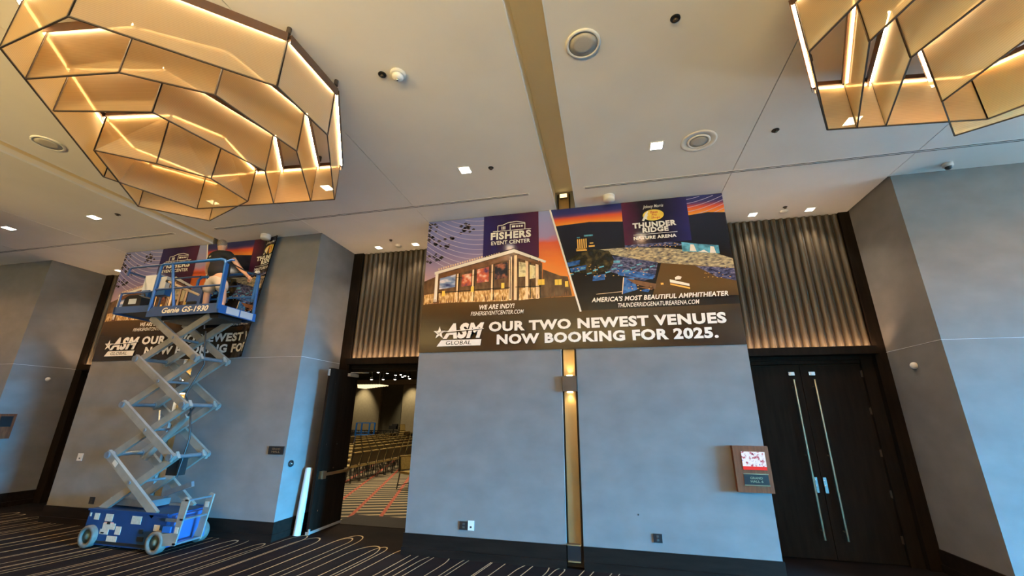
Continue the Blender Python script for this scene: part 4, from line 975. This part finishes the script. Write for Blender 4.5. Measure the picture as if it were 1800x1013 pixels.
# platform
PZ = 3.80
dk = lp(MB().box(-8.06, -6.50, -.985, -.235, 3.70, 3.745).box(-8.92, -8.0, -.955, -.265, 3.775, 3.80), 'deck', 'deck_dark')
lp(MB().prism([(-8.07, 3.64), (-6.49, 3.655), (-6.49, 3.825), (-7.95, 3.825), (-8.07, 3.74)], 1, -1.0, -.98), 'toe_board', 'lift_navy')
lp(MB().prism([(-8.07, 3.64), (-6.49, 3.655), (-6.49, 3.825), (-7.95, 3.825), (-8.07, 3.74)], 1, -.245, -.225), 'toe_board', 'lift_navy')
lp(MB().box(-8.93, -8.02, -.97, -.95, 3.75, 3.875), 'extension_toe_board', 'lift_navy'); lp(MB().box(-8.93, -8.02, -.27, -.25, 3.75, 3.875), 'extension_toe_board', 'lift_navy')
lp(MB().box(-8.94, -8.91, -.97, -.25, 3.74, 3.875), 'extension_end', 'lift_navy')
re_ = lp(MB().box(-6.50, -6.465, -1.0, -.225, 3.655, 3.80), 'rear_end_plate', 'lift_blue')
lp(MB().box(-6.465, -6.460, -.86, -.60, 3.67, 3.79).box(-6.465, -6.460, -.57, -.30, 3.67, 3.79), 'decal', 'paper', re_)
w = MB(); put_text(w, 'Genie', (-7.72, 3.69, -7.33, 3.795), lambda u, v: (u, -1.0025, v), .03, .25); lp(w, 'platform_lettering', 'letter_cream'); w = MB(); put_text(w, 'GS-1930', (-7.27, 3.69, -6.70, 3.795), lambda u, v: (u, -1.0025, v), .03, .2)
lp(w, 'platform_lettering', 'letter_cream')
lp(MB().box(-7.9, -6.62, -.85, -.37, 3.60, 3.70), 'deck_frame', 'black_plastic')
RT, RM = 4.655, 4.16
def rail(pts, r=.024, name='guard_rail', m='lift_blue'): return lp(MB().tube(pts, r, 8), name, m)
yn, yf = -.985, -.235
rail([(-8.05, yn, 3.75), (-8.05, yn, RT-.06), (-8.03, yn, RT-.01), (-7.98, yn, RT), (-6.68, yn, RT), (-6.60, yn, RT-.02), (-6.565, yn, RT-.08), (-6.50, yn, 3.70)], .026)
rail([(-8.05, yf, 3.75), (-8.05, yf, RT-.06), (-7.98, yf, RT), (-6.66, yf, RT), (-6.59, yf, RT-.03), (-6.57, yf, RT-.1), (-6.52, yf, 3.70)], .026)
rail([(-8.05, yn, RM), (-6.55, yn, RM)], .018, 'mid_rail', 'lift_navy'); rail([(-8.05, yf, RM), (-6.55, yf, RM)], .018, 'mid_rail')
rail([(-7.79, yn, RT), (-7.74, yn, 4.5), (-7.50, yn, 3.80)], .024, 'rail_post')
rail([(-7.40, yf, RT), (-7.42, yf, 3.80)], .022, 'rail_post', 'lift_navy')
rail([(-8.05, yf, RT-.25), (-7.0, yf, RT-.25)], .016, 'mid_rail', 'lift_navy')
lp(MB().bar((-6.53, yn-.01, 4.56), (-6.49, yn-.01, 3.72), .07, .035, (1, 0, 0)), 'corner_post', 'lift_blue')
lp(MB().bar((-6.585, yf, 4.60), (-6.60, yf, 4.10), .05, .05, (1, 0, 0)), 'corner_post', 'lift_blue')
rail([(-6.55, yn, 4.60), (-6.47, yn+.01, 4.63), (-6.44, yn+.05, 4.64)], .022, 'gate_latch')
rail([(-6.53, yn+.02, 4.60), (-6.53, -.6, 4.56), (-6.53, yf-.02, 4.60)], .010, 'gate_chain', 'black_plastic')
rail([(-6.56, yf-.1, 4.62), (-6.57, yf-.03, 4.66)], .03, 'latch_tip', 'white_plastic')
ex0 = -8.88
rail([(-7.98, yn+.03, RT+.005), (-8.80, yn+.03, RT+.005), (-8.86, yn+.03, RT-.02), (ex0, yn+.03, RT-.10), (ex0, yn+.03, 4.5)], .019, 'extension_rail', 'lift_navy')
rail([(-7.98, yf-.03, RT+.005), (-8.80, yf-.03, RT+.005), (-8.86, yf-.03, RT-.02), (ex0, yf-.03, RT-.10), (ex0, yf-.03, 3.80)], .019, 'extension_rail', 'lift_navy')
rail([(ex0, yn+.03, 4.14), (-8.05, yn+.03, 4.14)], .017, 'mid_rail', 'lift_navy')
rail([(ex0, yn+.03, RT-.08), (ex0, yf-.03, RT-.08)], .019, 'extension_rail', 'lift_navy')
rail([(ex0, yn+.03, 3.82), (ex0, yn+.03, 4.14)], .017, 'rail_post', 'lift_navy')
cbx = lp(MB().box(-8.86, -8.50, -.66, -.60, 4.25, 4.60).box(-8.45, -8.30, -.66, -.58, 4.28, 4.55), 'manual_holder', 'paper')
lp(MB().box(-8.55, -8.45, -.68, -.56, 4.20, 4.58).box(-8.50, -8.22, -.69, -.56, 4.16, 4.30).box(-8.80, -8.62, -.69, -.56, 4.14, 4.28), 'control_bracket', 'lift_blue')
# things carried on the platform
t = tag(empty('tool_bag', (-8.62, -.80, 3.802)), 'black tool bag with a pale label on the platform extension of the lift', 'bag')
MB().prism([(-.22, 0), (.22, 0), (.20, .26), (.10, .31), (-.12, .31), (-.20, .26)], 1, -.12, .12).build('body', 'black_plastic', t)
MB().box(-.08, .10, -.124, -.12, .13, .23).build('label_patch', 'paper', t)
MB().tube([(-.1, 0, .30), (-.08, 0, .36), (.08, 0, .36), (.1, 0, .30)], .012, 6).build('handle', 'black_plastic', t)
t = tag(empty('backpack', (-7.72, -.40, 3.747)), 'dark blue bag standing on the lift deck beside the worker', 'bag')
MB().prism([(-.16, 0), (.16, 0), (.17, .50), (.08, .60), (-.08, .60), (-.16, .5)], 1, -.10, .10).build('body', 'lift_navy', t)
MB().box(-.1, .1, -.13, -.10, .08, .30).build('pocket', 'black_plastic', t)
t = tag(empty('wood_pole', (-7.80, -.84, 3.747)), 'light wooden pole leaning inside the lift platform rail', 'pole')
MB().cyl((-.2, .02, .62), (.36, .20, .38), .022, 10).build('shaft', 'print_pillar', t); MB().cyl((-.24, .005, .635), (-.2, .02, .62), .028, 10).build('grip', 'black_plastic', t); MB().cyl((-.1, .06, 0), (-.1, .06, .59), .016, 8).build('stand', 'print_pillar', t)

# ================================================================== the person on the lift
def skin_mesh(verts, edges, radii, levels=2, root=0):
    me = bpy.data.meshes.new('skin'); me.from_pydata(verts, edges, [])
    o = bpy.data.objects.new('skin', me); COL.objects.link(o)
    o.modifiers.new('s', 'SKIN'); sm = o.modifiers.new('d', 'SUBSURF'); sm.levels = levels; sm.render_levels = levels
    sv = me.skin_vertices[0].data
    for i, r in enumerate(radii): sv[i].radius = (r, r) if isinstance(r, (int, float)) else r; sv[i].use_root = (i == root)
    dg = bpy.context.evaluated_depsgraph_get(); dg.update()
    m2 = bpy.data.meshes.new_from_object(o.evaluated_get(dg))
    r = ([tuple(v.co) for v in m2.vertices], [tuple(p.vertices) for p in m2.polygons])
    bpy.data.objects.remove(o); bpy.data.meshes.remove(me); bpy.data.meshes.remove(m2)
    return r
PB = Vector((-7.15, -.55, 3.747))
person = tag(empty('person', PB), 'person in black tee and grey shorts working on the raised lift', 'person')
def pp(b, name, m, parent=person):
    b.v = [tuple(Vector(v)-PB) for v in b.v]
    return b.build(name, m, parent)
pel = (-7.20, -.55, 4.53)
V = [pel, (-7.24, -.52, 4.68), (-7.32, -.46, 4.86), (-7.40, -.42, 5.01),            # 0-3 spine
     (-7.45, -.39, 5.10), (-7.51, -.36, 5.24), (-7.53, -.35, 5.32),                     # 4-6 neck head
     (-7.20, -.44, 5.00), (-7.07, -.42, 4.90), (-6.93, -.36, 4.72), (-6.80, -.31, 4.60), (-6.755, -.295, 4.555),   # 7-11 right arm
     (-7.59, -.42, 5.02), (-7.70, -.40, 4.88), (-7.73, -.36, 4.70), (-7.66, -.28, 4.62), (-7.645, -.262, 4.615),     # 12-16 left arm
     (-7.09, -.56, 4.46), (-6.93, -.60, 4.17), (-6.92, -.57, 4.00), (-6.90, -.60, 3.83), (-6.91, -.50, 3.79),                                   # 17-21 right leg
     (-7.31, -.54, 4.46), (-7.37, -.55, 4.17), (-7.40, -.50, 4.00), (-7.40, -.53, 3.83), (-7.42, -.43, 3.79)]                                   # 22-26 left leg
Ed = [(0,1),(1,2),(2,3),(3,4),(4,5),(5,6),(3,7),(7,8),(8,9),(9,10),(10,11),(3,12),(12,13),(13,14),(14,15),(15,16),(0,17),(17,18),(18,19),(19,20),(20,21),(0,22),(22,23),(23,24),(24,25),(25,26)]
Rd = [.10,.105,.125,.10,.055,.085,.065,.065,.05,.042,.032,.034,.065,.05,.042,.032,.034,.085,.055,.056,.038,.035,.085,.055,.056,.038,.035]
vs_, fs_ = skin_mesh(V, Ed, Rd)
b = MB(); b.add(vs_, fs_, True)
hd = Vector((-7.52, -.345, 5.265)); fwd = Vector((-.25, .95, -.18)).normalized(); sd = fwd.cross(Vector((0, 0, 1))).normalized(); up = sd.cross(fwd)
HM = Matrix((sd, fwd, up)).transposed()
b.ell(hd, (.076, .096, .115), 16, 12, HM)
b.ell(hd+fwd*.095-up*.01, (.014, .022, .022), 8, 6, HM)                                 # nose
for s in (-1, 1):
    b.ell(hd+sd*s*.078-up*.01, (.012, .022, .034), 8, 6, HM)                            # ears
    b.ell(hd+sd*s*.032+fwd*.083+up*.012, (.014, .012, .010), 8, 6, HM)                  # eyelids
b.ell(hd+fwd*.086-up*.055, (.026, .012, .010), 8, 6, HM)                                # mouth
# hands: palm and five bent fingers
def hand(c, d, n, s):
    c = Vector(c); d = Vector(d).normalized(); n = Vector(n).normalized(); w = d.cross(n).normalized()*s
    b.ell(c+d*.045, (.040, .016, .048), 10, 8, Matrix((w*s, n, d)).transposed())
    for i, (o_, L_) in enumerate(((-.030, .068), (-.010, .078), (.011, .074), (.030, .058))):
        a = c+d*.08+w*o_; k1 = a+d*L_*.45-n*.008; k2 = k1+d*L_*.32-n*.022; k3 = k2+d*L_*.15-n*.024
        b.tube([a-d*.02, a, k1, k2, k3], .0088-.0006*(i == 3), 8)
    a = c+d*.025-w*.030; b.tube([a, a-w*.022+d*.022-n*.008, a-w*.030+d*.052-n*.018, a-w*.026+d*.070-n*.026], .010, 8)
hand((-6.765, -.298, 4.568), (.70, .15, -.65), (.2, .95, .25), 1)
hand((-7.65, -.268, 4.618), (.55, .30, -.05), (0, .35, .9), -1)
body = pp(b, 'body', 'skin')
# tee shirt
V2 = [(-7.185, -.565, 4.47), (-7.24, -.52, 4.68), (-7.32, -.46, 4.86), (-7.40, -.42, 5.01), (-7.445, -.395, 5.085), (-7.20, -.44, 5.00), (-7.06, -.42, 4.89), (-7.60, -.42, 5.02), (-7.71, -.365, 4.89)]
v2, f2 = skin_mesh(V2, [(0,1),(1,2),(2,3),(3,4),(3,5),(5,6),(3,7),(7,8)], [.215,.190,.178,.128,.068,.088,.076,.088,.076])
sh = MB(); sh.add(v2, f2, True); shirt = pp(sh, 'tee_shirt', 'tee_black')
bk = MB(); 
for i in range(3): bk.bar((-7.50+.012*i, -.556+.030*i-.02, 4.93+.035*i), (-7.30+.012*i, -.586+.030*i-.02, 4.955+.035*i), .012, .022)
pp(bk, 'back_print', 'decal', shirt)
# shorts
V3 = [(-7.20, -.55, 4.53), (-7.20, -.555, 4.48), (-7.09, -.565, 4.42), (-7.00, -.585, 4.28), (-6.955, -.595, 4.17), (-7.31, -.545, 4.42), (-7.345, -.55, 4.28), (-7.365, -.55, 4.17)]
v3, f3 = skin_mesh(V3, [(0,1),(1,2),(2,3),(3,4),(1,5),(5,6),(6,7)], [.150,.165,.122,.110,.100,.122,.110,.100])
s3 = MB(); s3.add(v3, f3, True); pp(s3, 'shorts', 'shorts_grey')
# short greying hair: cap over the back and top of the head
hr = MB(); hr.ell(hd+up*.022-fwd*.016, (.083, .097, .108), 16, 10, HM); pp(hr, 'hair', 'hair')
for x, y in ((-6.91, -.57), (-7.41, -.50)):
    so = MB(); so.ell((x, y+.05, 3.79), (.052, .135, .048), 14, 8); so.box(x-.045, x+.045, y-.075, y+.165, 3.747, 3.762); pp(so, 'shoe', 'shoe')
# a yellow glove/tape roll clipped at the far rail
t = tag(empty('tape_roll', (-6.98, -.225, 4.685)), 'small yellow tape roll on the far rail of the lift', 'tape')
MB().lathe([(.028, 0), (.048, 0), (.048, .035), (.028, .035)], (0, 0, 0), 18, 1).build('roll', 'yellow', t); MB().lathe([(.020, .002), (.028, .002), (.028, .033), (.020, .033)], (0, 0, 0), 18, 1).build('core', 'tube_paper', t)
